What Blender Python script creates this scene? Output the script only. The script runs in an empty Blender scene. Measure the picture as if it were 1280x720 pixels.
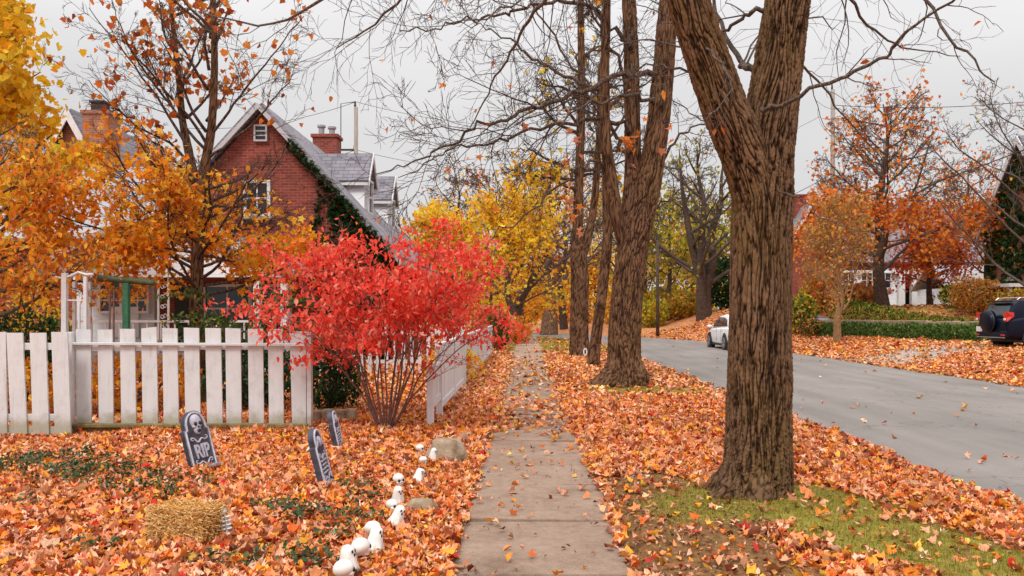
import bpy, bmesh, math, random
import numpy as np
from mathutils import Vector, Matrix, noise, Quaternion

SC = bpy.context.scene
COL = SC.collection
PI = math.pi
RNG = random.Random(11)
NR = np.random.default_rng(7)
H = 1.6                      # eye height of the photographer

# ------------------------------------------------------------------ helpers
def W(px, py, Y):
    """a point seen in the photograph at (px, py), Y metres ahead"""
    return Vector(((px - 658) * Y / 1000.0, Y, H - (py - 392) * Y / 1000.0))

def ss(t):
    t = min(1.0, max(0.0, t)); return t * t * (3 - 2 * t)

def road_u(x, y):
    if y <= 42: return x - 7.85
    return math.hypot(x + 27.15, y - 42) - 35.0

def gz(x, y):
    """height of the terrain"""
    u = road_u(x, y)
    if u < -3.75:
        z = 0.0
        if x < -0.72:
            z += 0.06 * ss((-x - 0.72) / 1.3) - 0.07 * ss((-x - 4.7) / 1.0)
        z -= 0.13 * ss((u + 4.35) / 0.6)
        return z
    if u <= 3.75: return -0.14
    z = -0.12 + 0.55 * ss((u - 3.9) / 3.8)
    d = (x - 14.4) * 0.841 + (y - 40) * 0.541
    z += 1.55 * ss((d - 1.4) / 5.0) * ss((u - 5.5) / 4.5) * ss((x - 10) / 6)
    return z

def G(px, py):
    """ground point seen at a pixel"""
    z = 0.0
    for _ in range(12):
        Y = 1000 * (H - z) / (py - 392); X = (px - 658) * Y / 1000
        z = 0.5 * z + 0.5 * gz(X, Y)
    return Vector((X, Y, gz(X, Y)))

ORG = {}
def reg(o, origin): ORG[o.name] = Vector(origin)

def tag(o, label=None, cat=None, group=None, kind=None):
    if label: o['label'] = label
    if cat: o['category'] = cat
    if group: o['group'] = group
    if kind: o['kind'] = kind
    return o

def thing(name, loc, label, cat, group=None):
    o = bpy.data.objects.new(name, None); COL.objects.link(o)
    o.location = loc; o.empty_display_size = 0.1
    reg(o, loc)
    return tag(o, label, cat, group)

class MB:
    """collects shapes for ONE mesh object"""
    def __init__(s): s.v = []; s.f = []; s.m = []; s.c = None; s.r = {}
    def add(s, vs, fs, mi=0):
        b = len(s.v); s.v.extend([tuple(p) for p in vs])
        s.f.extend([tuple(b + i for i in f) for f in fs]); s.m.extend([mi] * len(fs))
    def box(s, c, d, M=None, mi=0, bev=0.0):
        x, y, z = d[0] / 2, d[1] / 2, d[2] / 2
        if bev > 0:
            bm = bmesh.new(); bmesh.ops.create_cube(bm, size=1)
            for v in bm.verts: v.co = Vector((v.co.x * d[0], v.co.y * d[1], v.co.z * d[2]))
            bmesh.ops.bevel(bm, geom=list(bm.edges), offset=bev, segments=2, affect='EDGES', profile=0.5)
            bm.verts.index_update()
            vs = [v.co.copy() for v in bm.verts]; fs = [[v.index for v in f.verts] for f in bm.faces]; bm.free()
        else:
            vs = [Vector((a * x, b * y, e * z)) for a in (-1, 1) for b in (-1, 1) for e in (-1, 1)]
            fs = [(0, 1, 3, 2), (4, 6, 7, 5), (0, 4, 5, 1), (2, 3, 7, 6), (0, 2, 6, 4), (1, 5, 7, 3)]
        if M is not None: vs = [M @ v for v in vs]
        s.add([v + Vector(c) for v in vs], fs, mi)
    def prism(s, poly, ext, mi=0):
        """poly: list of 3d points, ext: extrusion vector"""
        n = len(poly); e = Vector(ext)
        vs = [Vector(p) for p in poly] + [Vector(p) + e for p in poly]
        fs = [tuple(range(n - 1, -1, -1)), tuple(range(n, 2 * n))]
        fs += [(i, (i + 1) % n, n + (i + 1) % n, n + i) for i in range(n)]
        s.add(vs, fs, mi)
    def tube(s, pts, rad, n=6, cap=True, mi=0):
        pts = [Vector(p) for p in pts]
        if not hasattr(rad, '__len__'): rad = [rad] * len(pts)
        t0 = (pts[1] - pts[0]).normalized()
        up = Vector((0, 0, 1)) if abs(t0.z) < 0.9 else Vector((1, 0, 0))
        a = t0.cross(up).normalized(); vs = []; k = len(pts)
        for i, p in enumerate(pts):
            t = (pts[min(i + 1, k - 1)] - pts[max(i - 1, 0)])
            if t.length < 1e-9: t = t0.copy()
            t.normalize()
            a = (a - t * a.dot(t))
            if a.length < 1e-6: a = t.orthogonal()
            a.normalize(); b = t.cross(a)
            for j in range(n):
                w = 2 * PI * j / n
                vs.append(p + (a * math.cos(w) + b * math.sin(w)) * rad[i])
        fs = [(i * n + j, i * n + (j + 1) % n, (i + 1) * n + (j + 1) % n, (i + 1) * n + j) for i in range(k - 1) for j in range(n)]
        if cap: fs += [tuple(range(n - 1, -1, -1)), tuple((k - 1) * n + j for j in range(n))]
        s.add(vs, fs, mi)
    def lathe(s, prof, c, n=16, M=None, mi=0):
        """prof: list of (r, z)"""
        vs = []; k = len(prof)
        for r, z in prof:
            for j in range(n):
                w = 2 * PI * j / n; v = Vector((r * math.cos(w), r * math.sin(w), z))
                vs.append((M @ v if M is not None else v) + Vector(c))
        fs = [(i * n + j, i * n + (j + 1) % n, (i + 1) * n + (j + 1) % n, (i + 1) * n + j) for i in range(k - 1) for j in range(n)]
        fs += [tuple(range(n - 1, -1, -1)), tuple((k - 1) * n + j for j in range(n))]
        s.add(vs, fs, mi)
    def ball(s, c, r, M=None, n=14, mi=0, fn=None):
        vs = []; fs = []; m = n // 2 + 1
        for i in range(m + 1):
            ph = PI * i / m
            for j in range(n):
                w = 2 * PI * j / n
                v = Vector((math.sin(ph) * math.cos(w), math.sin(ph) * math.sin(w), math.cos(ph)))
                if fn: v = fn(v)
                v = Vector((v.x * r[0], v.y * r[1], v.z * r[2]))
                vs.append((M @ v if M is not None else v) + Vector(c))
        for i in range(m):
            for j in range(n): fs.append((i * n + j, (i + 1) * n + j, (i + 1) * n + (j + 1) % n, i * n + (j + 1) % n))
        s.add(vs, fs, mi)
    def build(s, name, mats, parent=None, origin=None, smooth=False):
        if not isinstance(mats, (list, tuple)): mats = [mats]
        if parent is not None: org = ORG[parent.name]
        else: org = Vector(origin) if origin is not None else Vector((0, 0, 0))
        me = bpy.data.meshes.new(name)
        me.from_pydata([(x - org.x, y - org.y, z - org.z) for x, y, z in s.v], [], s.f)
        for m in mats: me.materials.append(m)
        if len(mats) > 1: me.polygons.foreach_set('material_index', s.m)
        if smooth: me.polygons.foreach_set('use_smooth', [True] * len(s.f))
        if s.c is not None:
            at = me.color_attributes.new('Col', 'FLOAT_COLOR', 'POINT')
            at.data.foreach_set('color', np.asarray(s.c, dtype=np.float32).ravel())
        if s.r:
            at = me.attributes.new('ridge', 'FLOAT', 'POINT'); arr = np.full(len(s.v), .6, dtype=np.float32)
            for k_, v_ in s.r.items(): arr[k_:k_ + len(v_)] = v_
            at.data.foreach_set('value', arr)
        me.update()
        o = bpy.data.objects.new(name, me); COL.objects.link(o)
        if parent is not None: o.parent = parent
        else: o.location = org
        reg(o, org)
        return o

def np_mesh(name, V, F_list, mats, C=None, parent=None, origin=None):
    """V (n,3); F_list list of (m,k) int arrays"""
    org = np.array(ORG[parent.name] if parent is not None else (origin if origin is not None else (0, 0, 0)))
    me = bpy.data.meshes.new(name)
    me.vertices.add(len(V)); me.vertices.foreach_set('co', (V - org).astype(np.float32).ravel())
    loops = np.concatenate([f.ravel() for f in F_list]); tot = np.concatenate([np.full(len(f), f.shape[1]) for f in F_list])
    st = np.concatenate([[0], np.cumsum(tot)[:-1]])
    me.loops.add(len(loops)); me.loops.foreach_set('vertex_index', loops.astype(np.int32))
    me.polygons.add(len(tot)); me.polygons.foreach_set('loop_start', st.astype(np.int32)); me.polygons.foreach_set('loop_total', tot.astype(np.int32))
    me.update(calc_edges=True)
    if C is not None:
        at = me.color_attributes.new('Col', 'FLOAT_COLOR', 'POINT')
        at.data.foreach_set('color', np.concatenate([C, np.ones((len(C), 1))], 1).astype(np.float32).ravel())
    for m in (mats if isinstance(mats, (list, tuple)) else [mats]): me.materials.append(m)
    me.validate()
    o = bpy.data.objects.new(name, me); COL.objects.link(o)
    if parent is not None: o.parent = parent
    else: o.location = org
    reg(o, org)
    return o

# leaf outlines: vertices (x, y) and polygons, y along the midrib
LEAF = {
 'maple': (np.array([(0, 0), (.42, -.04), (.27, .2), (.6, .5), (.2, .52), (0, 1), (-.2, .52), (-.6, .5), (-.27, .2), (-.42, -.04)]), [(0, 1, 2, 3, 4, 5), (0, 5, 6, 7, 8, 9)]),
 'broad': (np.array([(0, 0), (.3, -.1), (.36, .14), (.62, .3), (.4, .5), (.34, .74), (.02, 1), (-.26, .7), (-.44, .62), (-.42, .38), (-.6, .2), (-.3, .02)]), [(0, 1, 2, 3, 4, 5, 6), (0, 6, 7, 8, 9, 10, 11)]),
 'oval': (np.array([(0, 0), (.26, .3), (.2, .7), (0, 1), (-.2, .7), (-.26, .3)]), [(0, 1, 2, 3), (0, 3, 4, 5)]),
 'kite': (np.array([(0, 0), (.42, .42), (0, 1), (-.42, .42)]), [(0, 1, 2), (0, 2, 3)]),
 'blade': (np.array([(-.045, 0), (.045, 0), (0, 1)]), [(0, 1, 2)]),
}
def leaves(name, cen, size, col, shape, mat, parent=None, origin=None, tilt='flat', spread=0.5, curl=0.35, R=None):
    """one mesh of many leaves. tilt: 'flat' lies about horizontal, 'hang' droops, 'up' stands, 'any' random"""
    R = R or NR
    n = len(cen); T, P = LEAF[shape]; k = len(T)
    yaw = R.uniform(0, 2 * PI, n)
    if tilt == 'flat': el = R.normal(0, spread, n); roll = R.normal(0, spread, n)
    elif tilt == 'hang': el = R.normal(-0.75, spread, n); roll = R.normal(0, spread * 1.2, n)
    elif tilt == 'up': el = R.normal(1.25, spread, n); roll = R.normal(0, .3, n)
    else: el = R.uniform(-1.5, 1.5, n); roll = R.uniform(-1.5, 1.5, n)
    m = np.stack([np.cos(yaw) * np.cos(el), np.sin(yaw) * np.cos(el), np.sin(el)], 1)     # midrib
    s = np.stack([-np.sin(yaw), np.cos(yaw), np.zeros(n)], 1)
    nn = np.cross(s, m) * -1
    s2 = s * np.cos(roll)[:, None] + nn * np.sin(roll)[:, None]
    n2 = np.cross(m, s2)
    wid = R.uniform(.75, 1.1, n)
    c1 = R.normal(curl, curl * .6, n); c2 = R.normal(0, curl, n); c3 = R.normal(0, curl * .8, n)
    x = T[None, :, 0] * wid[:, None]; y = np.repeat(T[None, :, 1] - .45, n, 0)
    z = c1[:, None] * np.abs(x) + c2[:, None] * y * y + c3[:, None] * x * y
    V = cen[:, None, :] + size[:, None, None] * (s2[:, None, :] * x[..., None] + m[:, None, :] * y[..., None] + n2[:, None, :] * z[..., None])
    F = []
    base = (np.arange(n) * k)[:, None]
    byk = {}
    for p in P: byk.setdefault(len(p), []).append(base + np.array(p)[None, :])
    F = [np.concatenate(a) for a in byk.values()]
    C = np.repeat(col, k, 0)
    return np_mesh(name, V.reshape(-1, 3), F, mat, C, parent, origin)

def palette(n, pal, R=None, jit=0.12):
    """pal: list of (weight, (r,g,b))"""
    R = R or NR
    w = np.array([p[0] for p in pal], float); w /= w.sum()
    c = np.array([p[1] for p in pal])[R.choice(len(pal), n, p=w)]
    return np.clip(c * (1 + R.normal(0, jit, (n, 1))) * (1 + R.normal(0, .04, (n, 3))), .003, .95)

# ---------------------------------------------------------------- materials
def new_mat(name):
    m = bpy.data.materials.new(name); m.use_nodes = True
    nt = m.node_tree; b = nt.nodes['Principled BSDF']
    return m, nt, b
def N(nt, t, **kw):
    n = nt.nodes.new(t)
    for k, v in kw.items(): setattr(n, k, v)
    return n
def ramp(nt, stops):
    r = N(nt, 'ShaderNodeValToRGB'); e = r.color_ramp.elements
    while len(e) < len(stops): e.new(0.5)
    for el, (p, c) in zip(e, stops): el.position = p; el.color = (*c, 1)
    return r
def coords(nt, scale=(1, 1, 1), kind='Object'):
    tc = N(nt, 'ShaderNodeTexCoord'); mp = N(nt, 'ShaderNodeMapping'); mp.inputs['Scale'].default_value = scale
    nt.links.new(tc.outputs[kind], mp.inputs['Vector']); return mp.outputs['Vector']
def worldpos(nt, scale=(1, 1, 1)):
    g = N(nt, 'ShaderNodeNewGeometry'); mp = N(nt, 'ShaderNodeMapping'); mp.inputs['Scale'].default_value = scale
    nt.links.new(g.outputs['Position'], mp.inputs['Vector']); return mp.outputs['Vector']
def noise_tex(nt, vec, scale, detail=4, rough=.6):
    n = N(nt, 'ShaderNodeTexNoise'); n.inputs['Scale'].default_value = scale; n.inputs['Detail'].default_value = detail
    n.inputs['Roughness'].default_value = rough; nt.links.new(vec, n.inputs['Vector']); return n
def bump(nt, b, h, strength=.4, dist=.02):
    bp = N(nt, 'ShaderNodeBump'); bp.inputs['Strength'].default_value = strength; bp.inputs['Distance'].default_value = dist
    nt.links.new(h, bp.inputs['Height']); nt.links.new(bp.outputs['Normal'], b.inputs['Normal'])
def mixc(nt, fac, a, b, mode='MIX'):
    m = N(nt, 'ShaderNodeMix', data_type='RGBA', blend_type=mode)
    for s, v in ((m.inputs[0], fac), (m.inputs[6], a), (m.inputs[7], b)):
        if hasattr(v, 'is_output'): nt.links.new(v, s)
        elif isinstance(v, (int, float)): s.default_value = v
        else: s.default_value = (*v, 1)
    return m.outputs[2]

def mottled(name, c1, c2, scale=6, rough=.6, bstr=.25, bscale=40, bdist=.01, metallic=0.0, stretch=(1, 1, 1), lo=.35, hi=.65):
    m, nt, b = new_mat(name)
    v = worldpos(nt, stretch)
    n = noise_tex(nt, v, scale, 6); r = ramp(nt, [(lo, c1), (hi, c2)])
    nt.links.new(n.outputs['Fac'], r.inputs['Fac']); nt.links.new(r.outputs['Color'], b.inputs['Base Color'])
    b.inputs['Roughness'].default_value = rough; b.inputs['Metallic'].default_value = metallic
    if bstr > 0:
        n2 = noise_tex(nt, v, bscale, 5); bump(nt, b, n2.outputs['Fac'], bstr, bdist)
    return m

def leaf_mat(name, trans=0.3, rough=.55, gain=1.0):
    m, nt, b = new_mat(name)
    at = N(nt, 'ShaderNodeAttribute', attribute_name='Col')
    v = worldpos(nt); n = noise_tex(nt, v, 60, 3)
    r = ramp(nt, [(.25, (.72, .68, .66)), (.7, (1.1, 1.1, 1.1))]); nt.links.new(n.outputs['Fac'], r.inputs['Fac'])
    c = mixc(nt, 1.0, at.outputs['Color'], r.outputs['Color'], 'MULTIPLY')
    nt.links.new(c, b.inputs['Base Color']); b.inputs['Roughness'].default_value = rough
    b.inputs['Specular IOR Level'].default_value = .15
    if trans > 0:
        t = N(nt, 'ShaderNodeBsdfTranslucent'); nt.links.new(c, t.inputs['Color'])
        mx = N(nt, 'ShaderNodeMixShader'); mx.inputs[0].default_value = trans
        out = nt.nodes['Material Output']
        nt.links.new(b.outputs[0], mx.inputs[1]); nt.links.new(t.outputs[0], mx.inputs[2]); nt.links.new(mx.outputs[0], out.inputs['Surface'])
    return m

def bark_mat(name, dark, mid, light, moss=None, moss_amt=.5, scale=1.0, bumps=.8):
    m, nt, b = new_mat(name)
    v = worldpos(nt, (1, 1, .16))
    wn = noise_tex(nt, v, 7 * scale, 4)
    vv = N(nt, 'ShaderNodeVectorMath', operation='ADD')
    sc = N(nt, 'ShaderNodeVectorMath', operation='SCALE'); sc.inputs['Scale'].default_value = .12
    nt.links.new(wn.outputs['Color'], sc.inputs[0]); nt.links.new(v, vv.inputs[0]); nt.links.new(sc.outputs[0], vv.inputs[1])
    vo = N(nt, 'ShaderNodeTexVoronoi', feature='DISTANCE_TO_EDGE'); vo.inputs['Scale'].default_value = 17 * scale
    nt.links.new(vv.outputs[0], vo.inputs['Vector'])
    fn = noise_tex(nt, worldpos(nt, (1, 1, .3)), 45 * scale, 6, .7)
    at = N(nt, 'ShaderNodeMath', operation='MULTIPLY'); at.inputs[1].default_value = 4.5; nt.links.new(vo.outputs['Distance'], at.inputs[0])
    ad = N(nt, 'ShaderNodeMath', operation='ADD'); nt.links.new(at.outputs[0], ad.inputs[0])
    sb = N(nt, 'ShaderNodeMath', operation='MULTIPLY_ADD'); sb.inputs[1].default_value = .9; sb.inputs[2].default_value = -.35
    nt.links.new(fn.outputs['Fac'], sb.inputs[0]); nt.links.new(sb.outputs[0], ad.inputs[1])
    r = ramp(nt, [(.05, dark), (.4, mid), (.95, light)]); nt.links.new(ad.outputs[0], r.inputs['Fac'])
    c = r.outputs['Color']
    if moss:
        g = noise_tex(nt, worldpos(nt, (1, 1, .5)), 2.3, 5, .65); rr = ramp(nt, [(.5, (0, 0, 0)), (.68, (moss_amt,) * 3)])
        nt.links.new(g.outputs['Fac'], rr.inputs['Fac']); c = mixc(nt, rr.outputs['Color'], c, moss)
    nt.links.new(c, b.inputs['Base Color']); b.inputs['Roughness'].default_value = .9
    b.inputs['Specular IOR Level'].default_value = .2
    bump(nt, b, ad.outputs[0], bumps, .03)
    return m

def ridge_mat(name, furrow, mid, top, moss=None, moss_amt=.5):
    """bark whose furrows are modelled: colour darkens with furrow depth, lighter on the ridge tops"""
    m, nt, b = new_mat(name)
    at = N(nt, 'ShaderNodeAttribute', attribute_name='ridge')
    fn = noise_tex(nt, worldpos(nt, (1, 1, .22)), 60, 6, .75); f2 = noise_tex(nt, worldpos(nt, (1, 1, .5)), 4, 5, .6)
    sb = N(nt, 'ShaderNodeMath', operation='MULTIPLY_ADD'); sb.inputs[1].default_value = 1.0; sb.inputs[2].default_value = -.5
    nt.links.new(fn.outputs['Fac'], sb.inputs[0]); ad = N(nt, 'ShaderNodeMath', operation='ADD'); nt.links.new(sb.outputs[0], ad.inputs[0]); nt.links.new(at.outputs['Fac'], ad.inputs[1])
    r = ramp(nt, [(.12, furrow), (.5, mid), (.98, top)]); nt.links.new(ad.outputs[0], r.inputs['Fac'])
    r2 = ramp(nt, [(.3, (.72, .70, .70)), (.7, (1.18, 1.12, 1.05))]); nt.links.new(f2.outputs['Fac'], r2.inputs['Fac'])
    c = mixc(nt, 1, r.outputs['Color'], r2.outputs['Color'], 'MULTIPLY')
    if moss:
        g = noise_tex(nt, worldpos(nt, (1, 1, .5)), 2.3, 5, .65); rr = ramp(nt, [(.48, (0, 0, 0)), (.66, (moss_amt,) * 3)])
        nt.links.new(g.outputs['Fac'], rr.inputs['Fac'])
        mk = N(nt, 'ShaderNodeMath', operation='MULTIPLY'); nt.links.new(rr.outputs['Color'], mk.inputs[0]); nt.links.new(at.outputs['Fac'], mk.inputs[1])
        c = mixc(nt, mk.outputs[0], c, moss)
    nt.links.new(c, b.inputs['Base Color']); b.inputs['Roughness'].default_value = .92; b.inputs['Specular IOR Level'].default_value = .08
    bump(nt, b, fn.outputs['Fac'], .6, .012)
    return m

def brick_mat(name, c1, c2, mortar, axis='xz'):
    m, nt, b = new_mat(name)
    g = N(nt, 'ShaderNodeNewGeometry'); sp = N(nt, 'ShaderNodeSeparateXYZ'); nt.links.new(g.outputs['Position'], sp.inputs[0])
    a = N(nt, 'ShaderNodeMath', operation='ADD'); nt.links.new(sp.outputs['X'], a.inputs[0]); nt.links.new(sp.outputs['Y'], a.inputs[1])
    cb = N(nt, 'ShaderNodeCombineXYZ'); nt.links.new(a.outputs[0], cb.inputs['X']); nt.links.new(sp.outputs['Z'], cb.inputs['Y'])
    br = N(nt, 'ShaderNodeTexBrick'); br.inputs['Scale'].default_value = 1
    br.inputs['Color1'].default_value = (*c1, 1); br.inputs['Color2'].default_value = (*c2, 1); br.inputs['Mortar'].default_value = (*mortar, 1)
    br.inputs['Brick Width'].default_value = .25; br.inputs['Row Height'].default_value = .085; br.inputs['Mortar Size'].default_value = .007
    br.inputs['Mortar Smooth'].default_value = .2; br.inputs['Bias'].default_value = -.1
    nt.links.new(cb.outputs[0], br.inputs['Vector'])
    n = noise_tex(nt, worldpos(nt), 1.3, 5); r = ramp(nt, [(.3, (.7, .66, .66)), (.7, (1.15, 1.12, 1.1))]); nt.links.new(n.outputs['Fac'], r.inputs['Fac'])
    c = mixc(nt, 1, br.outputs['Color'], r.outputs['Color'], 'MULTIPLY')
    nt.links.new(c, b.inputs['Base Color']); b.inputs['Roughness'].default_value = .85
    inv = N(nt, 'ShaderNodeMath', operation='SUBTRACT'); inv.inputs[0].default_value = 1; nt.links.new(br.outputs['Fac'], inv.inputs[1])
    bump(nt, b, inv.outputs[0], .6, .012)
    return m

def shingle_mat(name, c1, c2, c3, axes='xs'):
    """axes: which world axis runs along the courses ('x' or 'y'); rows follow height"""
    m, nt, b = new_mat(name)
    g = N(nt, 'ShaderNodeNewGeometry'); sp = N(nt, 'ShaderNodeSeparateXYZ'); nt.links.new(g.outputs['Position'], sp.inputs[0])
    cb = N(nt, 'ShaderNodeCombineXYZ'); nt.links.new(sp.outputs['X' if axes[0] == 'x' else 'Y'], cb.inputs['X']); nt.links.new(sp.outputs['Z'], cb.inputs['Y'])
    br = N(nt, 'ShaderNodeTexBrick'); br.inputs['Scale'].default_value = 1
    br.inputs['Color1'].default_value = (*c1, 1); br.inputs['Color2'].default_value = (*c2, 1); br.inputs['Mortar'].default_value = (*c3, 1)
    br.inputs['Brick Width'].default_value = .32; br.inputs['Row Height'].default_value = .13; br.inputs['Mortar Size'].default_value = .008
    nt.links.new(cb.outputs[0], br.inputs['Vector'])
    n = noise_tex(nt, worldpos(nt), 2, 6); r = ramp(nt, [(.3, (.75,) * 3), (.7, (1.15,) * 3)]); nt.links.new(n.outputs['Fac'], r.inputs['Fac'])
    c = mixc(nt, 1, br.outputs['Color'], r.outputs['Color'], 'MULTIPLY')
    nt.links.new(c, b.inputs['Base Color']); b.inputs['Roughness'].default_value = .9
    inv = N(nt, 'ShaderNodeMath', operation='SUBTRACT'); inv.inputs[0].default_value = 1; nt.links.new(br.outputs['Fac'], inv.inputs[1])
    bump(nt, b, inv.outputs[0], .5, .015)
    return m

def plain(name, c, rough=.5, metallic=0, coat=0):
    m, nt, b = new_mat(name)
    n = noise_tex(nt, worldpos(nt), 9, 5); r = ramp(nt, [(.3, tuple(x * .9 for x in c)), (.7, tuple(min(1, x * 1.05) for x in c))])
    nt.links.new(n.outputs['Fac'], r.inputs['Fac']); nt.links.new(r.outputs['Color'], b.inputs['Base Color'])
    b.inputs['Roughness'].default_value = rough; b.inputs['Metallic'].default_value = metallic; b.inputs['Coat Weight'].default_value = coat
    return m

def white_wood(name, base=(.74, .73, .74), moss=False):
    m, nt, b = new_mat(name)
    n = noise_tex(nt, worldpos(nt, (9, 9, .8)), 3, 6, .7)
    r = ramp(nt, [(.2, tuple(x * .55 for x in base)), (.42, tuple(x * .93 for x in base)), (.7, base)]); nt.links.new(n.outputs['Fac'], r.inputs['Fac'])
    n3 = noise_tex(nt, worldpos(nt), 5, 6, .7); r3 = ramp(nt, [(.5, (0, 0, 0)), (.72, (.6,) * 3)]); nt.links.new(n3.outputs['Fac'], r3.inputs['Fac'])
    c = mixc(nt, r3.outputs['Color'], r.outputs['Color'], tuple(x * .68 for x in (base[0], base[1] * .98, base[2] * .92)))
    if moss:   # algae stain creeping up from the wet timber
        g = N(nt, 'ShaderNodeNewGeometry'); sp = N(nt, 'ShaderNodeSeparateXYZ'); nt.links.new(g.outputs['Position'], sp.inputs[0])
        ml = N(nt, 'ShaderNodeMath', operation='MULTIPLY_ADD'); ml.inputs[1].default_value = -.36; nt.links.new(n3.outputs['Fac'], ml.inputs[0]); nt.links.new(sp.outputs['Z'], ml.inputs[2])
        rm = ramp(nt, [(.0, (.6, .6, .6)), (.16, (0, 0, 0))]); nt.links.new(ml.outputs[0], rm.inputs['Fac'])
        c = mixc(nt, rm.outputs['Color'], c, (.23, .2, .07))
    nt.links.new(c, b.inputs['Base Color']); b.inputs['Roughness'].default_value = .55
    bump(nt, b, n.outputs['Fac'], .25, .004)
    return m

M = {}
M['leaf'] = leaf_mat('tree leaf', .48)
M['litter'] = leaf_mat('fallen leaf', .12, .5)
M['grass'] = leaf_mat('grass blade', .25, .6)
M['bark'] = bark_mat('furrowed maple bark', (.035, .022, .015), (.125, .078, .045), (.30, .20, .125), (.16, .115, .035), .6, .9, .9)
M['bark_red'] = bark_mat('reddish maple bark', (.035, .018, .012), (.14, .07, .04), (.30, .17, .10), (.15, .10, .04), .35, .8, .9)
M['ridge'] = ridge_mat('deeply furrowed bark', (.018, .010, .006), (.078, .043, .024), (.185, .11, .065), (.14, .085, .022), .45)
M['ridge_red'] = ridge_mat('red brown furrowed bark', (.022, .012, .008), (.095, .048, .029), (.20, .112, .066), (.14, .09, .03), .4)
M['bark_dark'] = bark_mat('dark bark', (.02, .014, .012), (.075, .048, .036), (.15, .10, .075), None, 0, 1.2, .6)
M['bark_grey'] = bark_mat('grey twig bark', (.03, .022, .02), (.085, .062, .05), (.17, .13, .105), None, 0, 2.5, .4)
M['bark_tan'] = bark_mat('tan young bark', (.12, .06, .03), (.28, .16, .08), (.4, .25, .13), None, 0, 2, .3)
M['bark_bush'] = bark_mat('bush stem bark', (.05, .02, .018), (.15, .065, .05), (.24, .13, .1), None, 0, 4, .3)
M['white'] = white_wood('weathered white paint', (.64, .65, .66), True)
M['white2'] = white_wood('clean white paint', (.70, .705, .72))
M['mossy'] = mottled('mossy timber', (.13, .085, .035), (.24, .19, .07), 9, .9, .5, 60)
M['brick'] = brick_mat('red brick', (.19, .028, .02), (.31, .058, .036), (.30, .16, .12))
M['brick_old'] = brick_mat('brown brick', (.28, .095, .055), (.40, .16, .09), (.38, .28, .22))
M['shingle_y'] = shingle_mat('grey shingles along depth', (.20, .19, .215), (.30, .28, .31), (.10, .095, .11), 'y')
M['shingle_x'] = shingle_mat('grey shingles along width', (.17, .16, .19), (.27, .25, .28), (.09, .085, .10), 'x')
M['glass'] = plain('dark window glass', (.02, .025, .035), .06)
M['black'] = plain('black void', (.012, .012, .014), .6)
M['iron'] = plain('white painted iron', (.7, .68, .68), .4)
M['concrete'] = mottled('weathered concrete', (.30, .26, .23), (.40, .36, .32), 5, .85)
M['stone'] = mottled('field stone', (.22, .15, .09), (.42, .32, .22), 7, .9, .8, 25, .02)
M['pole'] = mottled('grey pole wood', (.24, .2, .17), (.36, .31, .26), 3, .9, .4, 30, .01, 0, (6, 6, .4))
M['wire'] = plain('black cable', (.02, .02, .022), .5)
M['plastic'] = mottled('white plastic ornament', (.66, .65, .60), (.80, .78, .74), 18, .42, .3, 40, .004)
M['foam'] = mottled('grey painted foam', (.10, .098, .125), (.25, .245, .29), 16, .7, .6, 45, .006)
M['foam_dark'] = mottled('dark painted foam', (.02, .02, .03), (.07, .068, .09), 12, .7, .5, 50, .005)
M['foam_light'] = mottled('light painted foam', (.34, .33, .40), (.52, .51, .58), 25, .65, .5, 50, .004)
M['green_paint'] = mottled('green painted steel', (.02, .13, .07), (.05, .2, .11), 14, .4, .2, 50, .003)
M['olive_pipe'] = mottled('mossy green pipe', (.04, .07, .03), (.12, .12, .05), 14, .6, .2, 50, .003)
M['straw_core'] = mottled('packed straw', (.22, .11, .03), (.40, .22, .07), 30, .9, .8, 60, .02)
SKYC = (5.9, 5.8, 5.85); SKYTOP = 3.1; SUN = 1.5; EXPO = 0.24
# ---------------------------------------------------------------- the ground
def nz(x, y, s, o=0): return noise.noise((x * s + o, y * s - o, o * .37))

def segd(x, y, a, b):
    ax, ay = a; bx, by = b; t = ((x - ax) * (bx - ax) + (y - ay) * (by - ay)) / ((bx - ax) ** 2 + (by - ay) ** 2)
    t = min(1, max(0, t)); return math.hypot(x - ax - t * (bx - ax), y - ay - t * (by - ay))

def moss(x, y):
    n = nz(x, y, 2.2, 3) * .28 + nz(x, y, 6, 1) * .12
    a = 1 - ss((min(segd(x, y, (2.15, 7.15), (2.95, 5.0)), segd(x, y, (1.5, 6.7), (2.5, 6.6)) + .08) + n - .5) / .35)
    b = 1 - ss((math.hypot((x - 2.45) / 1.35, (y - 16.6) / .9) + n - .75) / .5)
    return max(a, b * .9)
def dirt(x, y):
    n = nz(x, y, 1.7, 9) * .35 + nz(x, y, 5, 2) * .15
    return 1 - ss((math.hypot((x - 1.22) / .72, (y - 6.1) / 2.1) + n - .75) / .4)
def lawn(x, y):
    u = road_u(x, y); v = 0
    n = nz(x, y, .8, 5) * .5
    if u < -3.75:
        if -1.5 < x < 4.5: v = ss((y - 31) / 4 + n)
    elif u > 3.75:
        d = (x - 14.4) * .841 + (y - 40) * .541
        v = .85 * ss((d - 3.5) / 2 + n) * ss((x - 14) / 3)
    return v
def drive(x, y):
    """distance inside the concrete drive to the dark car"""
    return min(1, min(y - 26.4, 29.6 - y) * 2.5) if 11.6 < x < 23 else -1
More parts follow.
